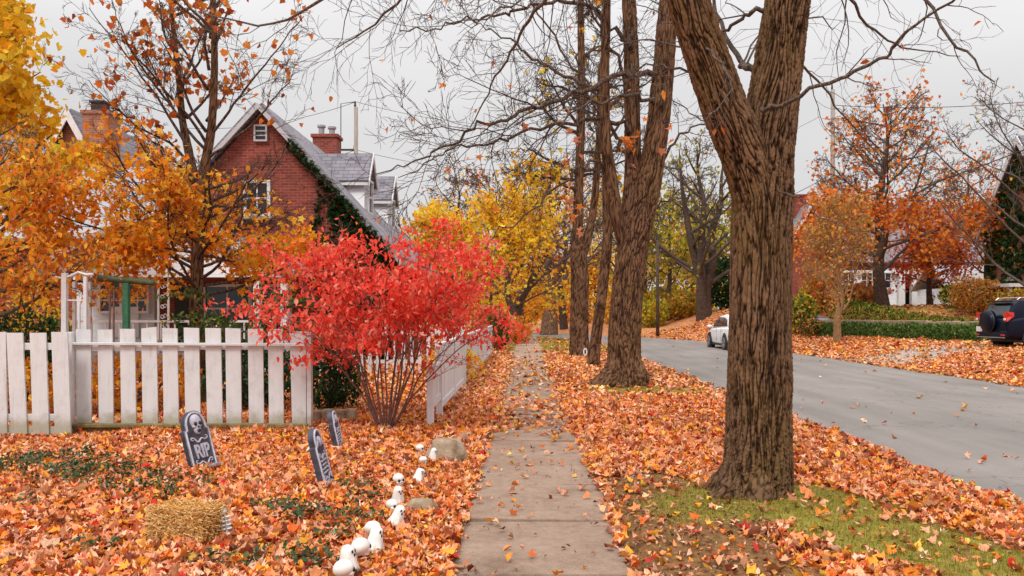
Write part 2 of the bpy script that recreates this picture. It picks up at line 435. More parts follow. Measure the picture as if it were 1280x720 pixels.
def leafd(x, y):
    """how much of the ground the fallen leaves hide"""
    u = road_u(x, y); n = nz(x, y, 1.6, 4) * .5 + nz(x, y, 4.5, 6) * .35
    if -.53 < x < .69 and y < 58:
        e = min(x + .53, .69 - x)
        if y < 10.2:
            k = .9 * (1 - ss((x + .53) / .13 + n * .6 + .1))
            k = max(k, .6 * (1 - ss((.69 - x) / .09 + n)))
            return max(k, .012)
        far = ss((y - 25) / 4)
        mid = .07 + .2 * n
        side = .9 * (1 - ss(e / .2 + n * .7))
        t = ss((y - 10.2 + n * .8) / .8)
        return t * max(mid, side) * (1 - far) + .05
    if u < -3.75:
        v = .97
        m = moss(x, y); dd = dirt(x, y)
        v *= (1 - .95 * m)
        v *= 1 - .92 * dd
        if y > 30: v *= 1 - .75 * lawn(x, y)
        return max(v, .02)
    if u <= 3.75:
        e = min(u + 3.75, 3.75 - u)
        return max(.8 * (1 - ss(e / (.32 if u < 0 else .4) + n * .9)), .0016)
    v = .95 * (1 - .75 * lawn(x, y))
    if drive(x, y) > 0: v = .38 + n * .7
    return max(0, v)

def lines(spec):
    out = []
    for a, b, st in spec:
        n = max(1, int(round((b - a) / st))); out += [a + (b - a) * i / n for i in range(n)]
    return out + [spec[-1][1]]
xs = lines([(-400, -60, 60), (-60, -14, 2.5), (-14, -6, .4), (-6, 5, .13), (5, 14, .4), (14, 34, .8), (34, 70, 3), (70, 400, 60)])
ys = lines([(-40, 2, 4), (2, 10, .13), (10, 20, .3), (20, 62, .8), (62, 100, 3), (100, 900, 80)])
gv = []; lm = []; gm = []; dm = []
for y in ys:
    for x in xs:
        z = gz(x, y)
        near = (2 < y < 20 and -8 < x < 5)
        if near and not (-.62 < x < .78): z += .025 * nz(x, y, 1.1, 2) + .012 * nz(x, y, 4, 7)
        if -.62 < x < .78 and y < 58: z -= .06
        gv.append((x, y, z))
        lm.append(leafd(x, y)); gm.append(max(lawn(x, y), moss(x, y))); dm.append(dirt(x, y))
nx = len(xs); ny = len(ys)
mb = MB(); mb.v = gv; mb.f = [(j * nx + i, j * nx + i + 1, (j + 1) * nx + i + 1, (j + 1) * nx + i) for j in range(ny - 1) for i in range(nx - 1)]
mb.m = [0] * len(mb.f)

m, nt, b = new_mat('leaf strewn ground')
v = worldpos(nt)
wn = noise_tex(nt, v, 7, 3); vv = N(nt, 'ShaderNodeVectorMath', operation='ADD')
sc = N(nt, 'ShaderNodeVectorMath', operation='SCALE'); sc.inputs['Scale'].default_value = .1
nt.links.new(wn.outputs['Color'], sc.inputs[0]); nt.links.new(v, vv.inputs[0]); nt.links.new(sc.outputs[0], vv.inputs[1])
vo = N(nt, 'ShaderNodeTexVoronoi'); vo.inputs['Scale'].default_value = 13; nt.links.new(vv.outputs[0], vo.inputs['Vector'])
wh = N(nt, 'ShaderNodeTexWhiteNoise', noise_dimensions='3D'); nt.links.new(vo.outputs['Color'], wh.inputs['Vector'])
lr = ramp(nt, [(0, (.10, .03, .015)), (.12, (.30, .07, .025)), (.3, (.5, .15, .05)), (.5, (.6, .26, .13)), (.7, (.62, .33, .2)), (.85, (.62, .24, .05)), (.97, (.68, .42, .09))])
nt.links.new(wh.outputs['Value'], lr.inputs['Fac'])
n1 = noise_tex(nt, v, 14, 6, .7); soil = ramp(nt, [(.3, (.09, .045, .02)), (.55, (.22, .105, .04)), (.75, (.36, .19, .08))]); nt.links.new(n1.outputs['Fac'], soil.inputs['Fac'])
n2 = noise_tex(nt, v, 5, 7, .75); gr = ramp(nt, [(.3, (.14, .10, .018)), (.5, (.27, .215, .035)), (.7, (.36, .29, .06))]); nt.links.new(n2.outputs['Fac'], gr.inputs['Fac'])
aG = N(nt, 'ShaderNodeAttribute', attribute_name='grass_cover'); aL = N(nt, 'ShaderNodeAttribute', attribute_name='leaf_cover'); aD = N(nt, 'ShaderNodeAttribute', attribute_name='dirt_cover')
c = mixc(nt, aG.outputs['Fac'], soil.outputs['Color'], gr.outputs['Color'])
# leaf mask: cover compared with a fine noise gives ragged leaf-sized borders
n3 = noise_tex(nt, v, 9, 3); ad = N(nt, 'ShaderNodeMath', operation='ADD'); nt.links.new(aL.outputs['Fac'], ad.inputs[0]); nt.links.new(n3.outputs['Fac'], ad.inputs[1])
mr = ramp(nt, [(.9, (0, 0, 0)), (1.0, (1, 1, 1))]); nt.links.new(ad.outputs[0], mr.inputs['Fac'])
c = mixc(nt, mr.outputs['Color'], c, lr.outputs['Color'])
nt.links.new(c, b.inputs['Base Color']); b.inputs['Roughness'].default_value = .9; b.inputs['Specular IOR Level'].default_value = .2
bump(nt, b, vo.outputs['Distance'], .7, .03)
ground = mb.build('ground', m, smooth=True); tag(ground, kind='structure')
for nm, arr in (('leaf_cover', lm), ('grass_cover', gm), ('dirt_cover', dm)):
    at = ground.data.attributes.new(nm, 'FLOAT', 'POINT'); at.data.foreach_set('value', np.array(arr, dtype=np.float32))

# road: strip following the bend
m, nt, b = new_mat('worn asphalt')
v = worldpos(nt)
n1 = noise_tex(nt, v, .35, 6, .6); n2 = noise_tex(nt, v, 160, 3, .8); n4 = noise_tex(nt, worldpos(nt, (1, .12, 1)), 1.6, 4)
r1 = ramp(nt, [(.3, (.185, .165, .152)), (.7, (.245, .219, .201))]); nt.links.new(n1.outputs['Fac'], r1.inputs['Fac'])
r2 = ramp(nt, [(.3, (.7, .7, .7)), (.5, (1, 1, 1)), (.7, (1.35, 1.33, 1.3))]); nt.links.new(n2.outputs['Fac'], r2.inputs['Fac'])
r4 = ramp(nt, [(.35, (.84, .835, .83)), (.65, (1.1, 1.09, 1.07))]); nt.links.new(n4.outputs['Fac'], r4.inputs['Fac'])
c = mixc(nt, 1, r1.outputs['Color'], r2.outputs['Color'], 'MULTIPLY'); c = mixc(nt, 1, c, r4.outputs['Color'], 'MULTIPLY')
vc = N(nt, 'ShaderNodeTexVoronoi', feature='DISTANCE_TO_EDGE'); vc.inputs['Scale'].default_value = .45
wv = noise_tex(nt, v, 1.4, 5); va = N(nt, 'ShaderNodeVectorMath', operation='ADD'); nt.links.new(v, va.inputs[0]); nt.links.new(wv.outputs['Color'], va.inputs[1]); nt.links.new(va.outputs[0], vc.inputs['Vector'])
cr = ramp(nt, [(.0, (.5, .48, .46)), (.006, (1, 1, 1))]); nt.links.new(vc.outputs['Distance'], cr.inputs['Fac'])
c = mixc(nt, .95, c, mixc(nt, 1, c, cr.outputs['Color'], 'MULTIPLY'))
nt.links.new(c, b.inputs['Base Color']); b.inputs['Roughness'].default_value = .85
bump(nt, b, n2.outputs['Fac'], .35, .006)
mb = MB(); st = []
for y in lines([(-30, 0, 5), (0, 42, 1)]): st.append(((7.85, y), (1, 0)))
for k in range(1, 26):
    th = math.radians(k * 2.6); st.append(((-27.15 + 35 * math.cos(th), 42 + 35 * math.sin(th)), (math.cos(th), math.sin(th))))
us = [-3.82, -3.6, -2.4, -1.2, 0, 1.2, 2.4, 3.6, 3.82]
for (p, q) in st:
    for u in us: mb.v.append((p[0] + q[0] * u, p[1] + q[1] * u, -.10 + .05 * (1 - (u / 3.82) ** 2) - (.03 if abs(u) > 3.7 else 0)))
k = len(us); mb.f = [(i * k + j, i * k + j + 1, (i + 1) * k + j + 1, (i + 1) * k + j) for i in range(len(st) - 1) for j in range(k - 1)]
mb.m = [0] * len(mb.f)
tag(mb.build('road', m, smooth=True), kind='structure')

# sidewalk: concrete slabs with open joints
m, nt, b = new_mat('pinkish worn concrete')
v = worldpos(nt)
n1 = noise_tex(nt, v, 1.7, 7, .65); n2 = noise_tex(nt, v, 120, 3, .8); n3 = noise_tex(nt, v, 14, 5, .7)
r1 = ramp(nt, [(.25, (.165, .108, .076)), (.45, (.265, .184, .135)), (.75, (.345, .25, .19))]); nt.links.new(n1.outputs['Fac'], r1.inputs['Fac'])
r2 = ramp(nt, [(.3, (.7, .7, .7)), (.5, (1, 1, 1)), (.68, (1.3, 1.27, 1.22))]); nt.links.new(n2.outputs['Fac'], r2.inputs['Fac'])
r3 = ramp(nt, [(.3, (.82, .8, .78)), (.6, (1.06, 1.06, 1.06))]); nt.links.new(n3.outputs['Fac'], r3.inputs['Fac'])
c = mixc(nt, 1, r1.outputs['Color'], r2.outputs['Color'], 'MULTIPLY'); c = mixc(nt, 1, c, r3.outputs['Color'], 'MULTIPLY')
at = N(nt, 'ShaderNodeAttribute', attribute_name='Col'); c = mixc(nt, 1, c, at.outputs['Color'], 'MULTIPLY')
nt.links.new(c, b.inputs['Base Color']); b.inputs['Roughness'].default_value = .9; b.inputs['Specular IOR Level'].default_value = .25
bump(nt, b, n2.outputs['Fac'], .4, .004)
mb = MB(); cc = []
y = -2.9
while y < 57.6:
    n0 = len(mb.v)
    Mr = Matrix.Rotation(RNG.gauss(0, .006), 3, 'X') @ Matrix.Rotation(RNG.gauss(0, .006), 3, 'Y')
    mb.box((.08, y + .64, -.045 + RNG.gauss(0, .003)), (1.21 + RNG.gauss(0, .006), 1.285, .1), Mr, bev=.012)
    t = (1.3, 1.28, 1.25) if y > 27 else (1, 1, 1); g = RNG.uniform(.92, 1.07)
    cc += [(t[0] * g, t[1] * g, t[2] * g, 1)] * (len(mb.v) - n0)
    y += 1.3
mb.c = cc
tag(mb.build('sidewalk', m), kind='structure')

# drive under the dark car
mb = MB(); cols = [11.75, 12.3, 13, 13.7, 14.4, 15.2, 16, 17.5, 19, 21, 23]
for x in cols:
    for y in (26.4, 28, 29.6): mb.v.append((x, y, max(gz(x, 26.4), gz(x, 29.6), gz(x, 28)) + .03))
mb.f = [(i * 3 + j, i * 3 + 3 + j, i * 3 + 4 + j, i * 3 + 1 + j) for i in range(len(cols) - 1) for j in range(2)]; mb.m = [0] * len(mb.f)
tag(mb.build('driveway', M['concrete'], smooth=True), kind='structure')

# ---------------------------------------------------------------- fallen leaves
LIT = [(3.2, (.88, .40, .22)), (2.6, (.85, .29, .10)), (2.0, (.90, .32, .04)), (1.4, (.66, .14, .025)), (1.2, (.24, .05, .018)),
       (1.5, (.87, .50, .33)), (.8, (.90, .42, .045)), (.3, (.60, .035, .02)), (1.8, (.46, .19, .085)), (.12, (.85, .56, .1))]
LITY = [(2, (.78, .40, .22)), (2, (.82, .36, .07)), (1.2, (.85, .50, .12)), (1.5, (.80, .50, .33)), (1, (.50, .17, .05))]
def scatter(ya, yb, dens, fov_pad=1.6, xmin=-1e9, xmax=1e9, fn=leafd):
    out = []
    xa = max(xmin, -.70 * yb - fov_pad); xb = min(xmax, .66 * yb + fov_pad)
    for _ in range(int((yb - ya) * (xb - xa) * dens)):
        x = RNG.uniform(xa, xb); y = RNG.uniform(ya, yb)
        if x < -.70 * y - fov_pad or x > .66 * y + fov_pad: continue
        if RNG.random() < fn(x, y): out.append((x, y))
    return out
def surf(x, y):
    u = road_u(x, y)
    if -.53 < x < .69 and y < 58: return .008
    if abs(u) < 3.75: return -.095 + .05 * (1 - (u / 3.82) ** 2)
    z = gz(x, y)
    if 2 < y < 20 and -8 < x < 5: z += .025 * nz(x, y, 1.1, 2) + .012 * nz(x, y, 4, 7)
    if drive(x, y) > 0: z += .04
    return z
def litter_part(ya, yb, dens, s0, s1, shape, lift, spread, pal=LIT):
    xy = scatter(ya, yb, dens); n = len(xy)
    c = np.array([(x, y, surf(x, y) + (lift * RNG.random() if leafd(x, y) > .4 else .006 + .01 * RNG.random()) + .008) for x, y in xy])
    s = NR.uniform(s0, s1, n) * np.where(NR.random(n) < .12, 1.35, 1)
    return c, s, palette(n, pal, jit=.2)
for nm, args in (('fallen_leaves', (3.4, 8.2, 300, .045, .085, 'maple', .025, .34)), ('fallen_leaves', (3.4, 9.5, 620, .035, .078, 'broad', .03, .42)), ('fallen_leaves', (3.4, 9.5, 620, .03, .072, 'oval', .035, .55)), ('fallen_leaves', (8.2, 15, 180, .055, .1, 'maple', .03, .36)), ('fallen_leaves', (9.5, 15, 420, .05, .09, 'broad', .035, .45)),
                 ('fallen_leaves', (15, 30, 150, .09, .15, 'kite', .03, .28)), ('fallen_leaves', (30, 60, 26, .14, .26, 'kite', .02, .14))):
    c, s, cl = litter_part(*args[:5], args[5], args[6], args[7], LIT if args[0] < 15 else LIT + LITY)
    o = leaves(nm, c, s, cl, args[5], M['litter'], spread=args[7], curl=.75)
    tag(o, kind='stuff')

# fine brown debris on the bare soil by the big tree, twigs
def fdeb(x, y): return max(0, dirt(x, y) * .9 + .25 * moss(x, y)) if not (-.5 < x < .66) else .03
xy = scatter(4, 9.5, 420, xmin=-1, xmax=3.4, fn=fdeb); n = len(xy)
c = np.array([(x, y, surf(x, y) + .006 + .012 * RNG.random()) for x, y in xy])
o = leaves('leaf_crumbs', c, NR.uniform(.02, .05, n), palette(n, [(2, (.24, .11, .05)), (2, (.40, .2, .1)), (1, (.12, .05, .03)), (1, (.55, .34, .22))], jit=.2), 'oval', M['litter'], spread=.5)
tag(o, kind='stuff')

# grass: tufts on the mossy patch and the far strips
def fgr(x, y):
    if -.56 < x < .72: return 0
    return max(moss(x, y), .12 * dirt(x, y)) if x > 0 else 0
xy = scatter(4.2, 9, 3400, xmin=.72, xmax=4, fn=fgr); n = len(xy)
c = np.array([(x, y, surf(x, y) + .012) for x, y in xy])
GP = [(2, (.24, .22, .025)), (2.2, (.34, .27, .04)), (1.8, (.15, .22, .025)), (1.2, (.42, .28, .07)), (.8, (.10, .22, .025))]
o = leaves('grass', c, NR.uniform(.028, .078, n), palette(n, GP, jit=.15), 'blade', M['grass'], tilt='up', spread=.5, curl=.3); tag(o, kind='stuff')
o.data.transform(Matrix.Identity(4))
xy = scatter(15.2, 18.2, 420, xmin=.9, xmax=4, fn=fgr); n = len(xy)
c = np.array([(x, y, surf(x, y) + .02) for x, y in xy])
o = leaves('grass', c, NR.uniform(.05, .11, n), palette(n, GP, jit=.15), 'blade', M['grass'], tilt='up', spread=.5); tag(o, kind='stuff')
GY = [(2, (.33, .30, .03)), (2, (.42, .36, .05)), (1, (.2, .24, .03)), (1, (.5, .36, .08))]
def flaw(x, y): return lawn(x, y) * .8 if (x < -.6 or x > .75) else 0
xy = scatter(30, 58, 130, xmin=-1.32, xmax=4, fn=flaw) + scatter(32, 56, 22, xmin=12, xmax=36, fn=flaw); n = len(xy)
c = np.array([(x, y, gz(x, y) + .03) for x, y in xy])
o = leaves('grass', c, NR.uniform(.1, .2, n), palette(n, GY, jit=.15), 'blade', M['grass'], tilt='up', spread=.5); tag(o, kind='stuff')
o.data.transform(Matrix.Identity(4))

# periwinkle ground cover between the fallen leaves
pat = [(G(40, 585), .75), (G(95, 598), .5), (G(150, 600), .55), (G(215, 612), .4), (G(70, 577), .6), (G(165, 618), .3), (G(130, 590), .45), (G(195, 626), .25),
       (G(345, 640), .2), (G(372, 648), .25), (G(405, 655), .28), (G(430, 640), .2), (G(465, 626), .22), (G(450, 655), .22), (G(425, 672), .2), (G(395, 640), .2),
       (G(365, 705), .3), (G(405, 712), .2), (G(270, 712), .2), (G(120, 695), .15), (G(445, 612), .2), (G(30, 640), .15)]
pts = []
for p, r in pat:
    for _ in range(int(r * r * 1900)):
        a = RNG.uniform(0, 2 * PI); q = r * math.sqrt(RNG.random())
        x = p.x + q * math.cos(a); y = p.y + q * .75 * math.sin(a)
        if nz(x, y, 5, 3) + .35 * (1 - q / r) < .02: continue
        pts.append((x, y, surf(x, y) + .02 + .09 * RNG.random()))
c = np.array(pts); n = len(c)
o = leaves('ground_cover', c, NR.uniform(.03, .06, n), palette(n, [(3, (.04, .08, .03)), (2, (.075, .12, .05)), (1, (.13, .18, .09)), (.6, (.02, .05, .02)), (.3, (.2, .26, .16))], jit=.2), 'oval', M['grass'], spread=.55)
tag(o, kind='stuff')
# ---------------------------------------------------------------- trees
def catmull(pts, n):
    pts = [Vector(p) for p in pts]; P = [pts[0] * 2 - pts[1]] + pts + [pts[-1] * 2 - pts[-2]]; out = []
    for i in range(1, len(P) - 2):
        for k in range(n):
            t = k / n; a, b_, c, d = P[i - 1], P[i], P[i + 1], P[i + 2]
            out.append(.5 * ((2 * b_) + (c - a) * t + (2 * a - 5 * b_ + 4 * c - d) * t * t + (3 * b_ - a - 3 * c + d) * t ** 3))
    return out + [pts[-1]]
def lerp_list(v, n):
    out = []
    for i in range(len(v) - 1): out += [v[i] + (v[i + 1] - v[i]) * k / n for k in range(n)]
    return out + [v[-1]]

def bark_tube(mb, pts, rad, nr, sub, amp, freq, flare=0, cap_rand=0, seed=0.0, lumps=.06, stretch=.2):
    """a thick limb with real bark furrows"""
    pp = catmull(pts, sub); rr = lerp_list(rad, sub)
    t0 = (pp[1] - pp[0]).normalized(); a = t0.orthogonal().normalized(); base = len(mb.v); L = 0; RG = []
    for i, p in enumerate(pp):
        t = (pp[min(i + 1, len(pp) - 1)] - pp[max(i - 1, 0)]).normalized()
        a = (a - t * a.dot(t)).normalized(); b_ = t.cross(a)
        if i: L += (p - pp[i - 1]).length
        for j in range(nr):
            w = 2 * PI * j / nr; dv = a * math.cos(w) + b_ * math.sin(w); r = rr[i]
            q = p + dv * r
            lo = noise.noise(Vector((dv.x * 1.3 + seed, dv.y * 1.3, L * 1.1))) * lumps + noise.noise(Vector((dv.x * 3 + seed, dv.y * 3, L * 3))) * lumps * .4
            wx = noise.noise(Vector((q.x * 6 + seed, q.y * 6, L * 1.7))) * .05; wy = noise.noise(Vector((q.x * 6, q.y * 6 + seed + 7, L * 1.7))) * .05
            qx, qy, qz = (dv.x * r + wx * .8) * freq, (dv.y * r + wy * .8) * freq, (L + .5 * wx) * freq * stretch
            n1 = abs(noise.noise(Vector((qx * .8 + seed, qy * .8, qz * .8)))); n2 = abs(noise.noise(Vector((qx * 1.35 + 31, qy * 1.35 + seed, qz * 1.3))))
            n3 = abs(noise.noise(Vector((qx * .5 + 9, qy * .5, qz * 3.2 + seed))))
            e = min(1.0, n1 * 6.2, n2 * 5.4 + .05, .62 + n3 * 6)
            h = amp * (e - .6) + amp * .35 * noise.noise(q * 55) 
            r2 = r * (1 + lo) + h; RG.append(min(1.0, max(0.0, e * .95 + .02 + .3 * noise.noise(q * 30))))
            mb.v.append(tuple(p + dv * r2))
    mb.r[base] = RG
    n = len(pp)
    fs = [(base + i * nr + j, base + i * nr + (j + 1) % nr, base + (i + 1) * nr + (j + 1) % nr, base + (i + 1) * nr + j) for i in range(n - 1) for j in range(nr)]
    fs.append(tuple(base + (n - 1) * nr + j for j in range(nr)))
    mb.f += fs; mb.m += [0] * len(fs)
    return pp, rr

class P:
    def __init__(s, **k):
        s.lev = 3; s.kids = [7, 6, 5]; s.ang = [.9, .8, .7]; s.lr = [.55, .5, .5]; s.wander = [.10, .14, .2]; s.up = [.05, .03, .0]
        s.rr = .62; s.steps = [9, 7, 5, 4]; s.sides = [7, 5, 4, 3]; s.t0 = .25; s.minr = .004; s.tip = .35
        s.__dict__.update(k)
def grow(mb, tips, p, d, L, r, lv, R, q, t_start=None):
    n = q.steps[min(lv, len(q.steps) - 1)]; wd = q.wander[min(lv, len(q.wander) - 1)]; up = q.up[min(lv, len(q.up) - 1)]
    pts = [Vector(p)]; d = Vector(d).normalized(); dirs = [d.copy()]
    for i in range(n):
        d = (d + Vector((R.gauss(0, wd), R.gauss(0, wd), R.gauss(0, wd) + up))).normalized()
        pts.append(pts[-1] + d * (L / n)); dirs.append(d.copy())
    rad = [max(q.minr, r * (1 - (1 - q.tip) * (i / n) ** .9)) for i in range(n + 1)]
    rad[-1] = max(q.minr * .6, rad[-1] * .5)
    mb.tube(pts, rad, q.sides[min(lv, len(q.sides) - 1)], cap=False)
    spawn(mb, tips, pts, rad, L, lv, R, q, q.t0 if t_start is None else t_start)
def spawn(mb, tips, pts, rad, L, lv, R, q, t0):
    """side branches along a branch"""
    n = len(pts) - 1
    if lv >= q.lev:
        for i in range(1, n + 1): tips.append((pts[i], lv))
        return
    if lv == q.lev - 1:
        for i in range(n // 2, n + 1): tips.append((pts[i], lv))
    k = q.kids[min(lv, len(q.kids) - 1)]
    k = max(1, int(k * R.uniform(.8, 1.25) + .5))
    for j in range(k):
        t = t0 + (1 - t0) * (j + R.random()) / k; i = min(n - 1, int(t * n)); f = t * n - i
        p = pts[i].lerp(pts[i + 1], f); dd = (pts[i + 1] - pts[i]).normalized()
        ax = dd.orthogonal().normalized(); ax.rotate(Quaternion(dd, R.uniform(0, 2 * PI)))
        an = q.ang[min(lv, len(q.ang) - 1)] * R.uniform(.7, 1.25)
        nd = dd.copy(); nd.rotate(Quaternion(ax, an))
        l = L * q.lr[min(lv, len(q.lr) - 1)] * R.uniform(.65, 1.25) * (1.15 - .6 * t)
        rr = max(q.minr, (rad[i] + (rad[i + 1] - rad[i]) * f) * q.rr * R.uniform(.7, 1))
        grow(mb, tips, p, nd, l, rr, lv + 1, R, q, .2)
def hand(mb, tips, pts, r0, r1, R, q, lv=0, sub=5, jit=.03, t0=.15):
    pp = catmull(pts, sub); n = len(pp) - 1
    pp = [p + Vector((R.gauss(0, jit), R.gauss(0, jit), R.gauss(0, jit))) * (.3 if i == 0 else 1) for i, p in enumerate(pp)]
    rad = [r0 + (r1 - r0) * (i / n) ** .8 for i in range(n + 1)]
    mb.tube(pp, rad, 8 if r0 > .03 else 6, cap=False)
    L = sum((pp[i + 1] - pp[i]).length for i in range(n))
    spawn(mb, tips, pp, rad, L, lv, R, q, t0)

def tip_cloud(tips, n, R, rad, fn=None, minlv=0):
    """leaf centres scattered about the twigs"""
    T = [t for t in tips if t[1] >= minlv]
    if not T: T = tips
    w = np.array([max(0.0, fn(t[0])) if fn else 1.0 for t in T]); w /= w.sum()
    idx = NR.choice(len(T), n, p=w)
    pos = np.array([tuple(T[i][0]) for i in range(len(T))])[idx]
    return pos + NR.normal(0, rad, (n, 3)) - np.array([0, 0, rad * .4])

def tree(name, base, label, cat, trunk_mb, twig_mb, bark, twig_bark, crown=None, group=None):
    t = thing(name, base, label, cat, group)
    trunk_mb.build('trunk', bark, t, smooth=True)
    if twig_mb and twig_mb.v: twig_mb.build('branches', twig_bark, t, smooth=True)
    if crown:
        for (c, s, col, shape, kw) in crown: leaves('crown', c, s, col, shape, M['leaf'], parent=t, **kw)
    return t

ORANGE = [(3, (.96, .37, .025)), (2.5, (.96, .47, .04)), (2.2, (.94, .28, .025)), (.9, (.95, .55, .08)), (.3, (.6, .2, .03))]
RUST = [(2, (.55, .13, .03)), (2, (.72, .22, .04)), (1, (.30, .07, .03)), (1, (.8, .3, .06))]
YELLOW = [(3, (.97, .58, .03)), (2, (.97, .66, .06)), (1.5, (.95, .46, .03)), (.3, (.7, .5, .05))]
RED = [(3, (.96, .085, .055)), (2.6, (.97, .15, .10)), (1.6, (.97, .23, .15)), (.5, (.80, .04, .03)), (.4, (.95, .38, .28))]
YGREEN = [(2, (.55, .46, .04)), (2, (.36, .37, .04)), (1.5, (.72, .52, .05)), (1, (.2, .25, .03)), (1, (.75, .38, .05))]
BROWN = [(2, (.52, .2, .05)), (2, (.68, .3, .06)), (1, (.35, .12, .04)), (1, (.75, .42, .1))]
ORRED = [(3, (.76, .19, .03)), (2, (.86, .29, .04)), (1.5, (.5, .08, .03)), (1, (.84, .36, .06))]

# --- T1: the big furrowed tree in front on the right
def W1(px, py, Y=7.17): return W(px, py, Y)
R = random.Random(5)
tm = MB()
b0 = W1(943, 616); b0.z = -.06
path = [b0 + Vector((0, 0, -.1)), b0 + Vector((0, 0, .08)), W1(947, 585), W1(948, 540), W1(949, 480), W1(950, 400), W1(952, 300), W1(954, 240), W1(957, 195), W1(966, 130), W1(976, 60), W1(985, 0), W1(996, -80, 7.2), W1(1010, -200, 7.3), W1(1000, -330, 7.4), W1(1020, -450, 7.5)]
rads = [.36, .325, .295, .28, .276, .266, .252, .256, .245, .22, .2, .188, .17, .15, .12, .09]
bark_tube(tm, path, rads, 340, 40, .028, 31, seed=1.3, stretch=.075)
# the left limb leaves the trunk below the fork
lim = [W1(962, 300, 7.2), W1(948, 245, 7.15), W1(932, 195, 7.1), W1(908, 140, 7.05), W1(885, 75, 7.0), W1(866, 20, 6.95), W1(848, -50, 6.9), W1(830, -140, 6.8), W1(790, -260, 6.7), W1(780, -380, 6.6)]
bark_tube(tm, lim, [.1, .222, .208, .193, .18, .168, .155, .135, .11, .08], 260, 36, .024, 32, seed=4.1, stretch=.075)
# root flares
for a, l in ((-2.75, .22), (1.2, .2), (-1.7, .12), (2.6, .25)):
    p = b0 + Vector((math.cos(a) * .16, math.sin(a) * .16, .42)); e = b0 + Vector((math.cos(a) * (.32 + l), math.sin(a) * (.32 + l), -.09))
    bark_tube(tm, [p, b0 + Vector((math.cos(a) * .29, math.sin(a) * .29, .12)), e], [.05, .11, .05], 60, 16, .016, 24, seed=a)
bm_ = MB(); tips = []
q = P(lev=3, kids=[9, 6, 4], ang=[.8, .75, .7], lr=[.42, .5, .5], wander=[.1, .15, .2], up=[.02, -.02, -.05], minr=.0022, sides=[6, 5, 4, 3], t0=.2, rr=.5)
hand_ = hand
def hand(*a, **k): k.setdefault('jit', .012); return hand_(*a, **k)
q2 = P(lev=2, kids=[7, 4], ang=[.7, .7], lr=[.3, .5], wander=[.12, .2], up=[.02, -.03], minr=.002, sides=[5, 4, 3], rr=.5)
hand(bm_, tips, [W1(952, 137, 6.9), W1(985, 128, 6.6), W1(1033, 103, 6.3), W1(1098, 76, 6.0), W1(1130, 45, 5.8), W1(1200, -10, 5.4)], .022, .008, R, q2, t0=.35)
hand(bm_, tips, [W1(978, 60, 7.2), W1(1020, 100, 7.6), W1(1060, 150, 8), W1(1110, 210, 8.3)], .016, .004, R, q2)
hand(bm_, tips, [W1(972, 238, 6.9), W1(1005, 252, 6.8), W1(1032, 272, 6.7), W1(1068, 287, 6.6), W1(1120, 292, 6.4)], .009, .003, R, P(lev=1, kids=[2], lr=[.15], minr=.002, sides=[4, 3]))
hand(bm_, tips, [W1(890, 95, 7), W1(850, 88, 7.3), W1(815, 80, 7.6), W1(770, 98, 8), W1(700, 75, 8.5)], .016, .004, R, q2)
hand(bm_, tips, [W1(884, 60, 6.8), W1(905, 85, 6.6), W1(914, 110, 6.5), W1(880, 150, 6.4), W1(850, 130, 6.4), W1(800, 95, 6.3)], .012, .003, R, q2)
hand(bm_, tips, [W1(982, 15, 7.15), W1(945, 14, 7.2), W1(925, 25, 7.3), W1(900, 45, 7.5), W1(860, 60, 7.7), W1(800, 50, 8.2), W1(740, 70, 8.8)], .028, .004, R, q2, jit=.012)
hand(bm_, tips, [W1(965, 90, 7.3), W1(935, 85, 7.7), W1(925, 75, 8), W1(900, 30, 8.3), W1(880, -40, 8.6), W1(850, -160, 9), W1(800, -260, 9.6)], .04, .008, R, q, jit=.015)
# limbs above the picture whose twigs hang into it
hand(bm_, tips, [W1(845, -60, 6.9), W1(760, -70, 7.2), W1(678, 4, 7.7), W1(645, 54, 8.2), W1(616, 108, 8.6), W1(587, 158, 9)], .03, .006, R, q2)
hand(bm_, tips, [W1(838, -100, 6.9), W1(700, -120, 7.3), W1(560, -60, 7.9), W1(480, 20, 8.4), W1(420, 60, 8.8)], .035, .006, R, q)
hand(bm_, tips, [W1(840, -90, 6.8), W1(700, -150, 6.8), W1(540, -70, 6.9), W1(430, -15, 7.1), W1(340, 30, 7.3), W1(250, 15, 7.6)], .035, .006, R, q2)
hand(bm_, tips, [W1(990, -40, 7.2), W1(1060, -60, 7.0), W1(1140, -20, 6.8), W1(1200, 60, 6.6), W1(1240, 100, 6.5)], .03, .006, R, q2)
hand(bm_, tips, [W1(985, -60, 7.2), W1(1040, -30, 7.6), W1(1085, 30, 8.2), W1(1130, 60, 8.8), W1(1200, 70, 9.4)], .026, .005, R, q2)
hand(bm_, tips, [W1(850, -30, 6.9), W1(790, -60, 6.4), W1(700, -30, 6), W1(640, 10, 5.7), W1(560, 30, 5.4)], .02, .004, R, q2)
for i in range(7):
    a = R.uniform(0, 2 * PI); p = W1(1005, -200, 7.3).lerp(W1(1015, -430, 7.5), R.random()); grow(bm_, tips, p, (math.cos(a), math.sin(a), .5), 2.6, .05, 0, R, q2)
    p = W1(830, -140, 6.8).lerp(W1(782, -370, 6.6), R.random()); grow(bm_, tips, p, (math.cos(a + 1), math.sin(a + 1), .5), 2.6, .05, 0, R, q2)
c = tip_cloud(tips, 60, R, .05); keep = c[:, 2] > 2.9
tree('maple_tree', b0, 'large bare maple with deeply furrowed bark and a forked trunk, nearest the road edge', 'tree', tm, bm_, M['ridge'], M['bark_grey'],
     [(c, NR.uniform(.05, .09, len(c)), palette(len(c), RUST), 'oval', dict(tilt='hang'))])

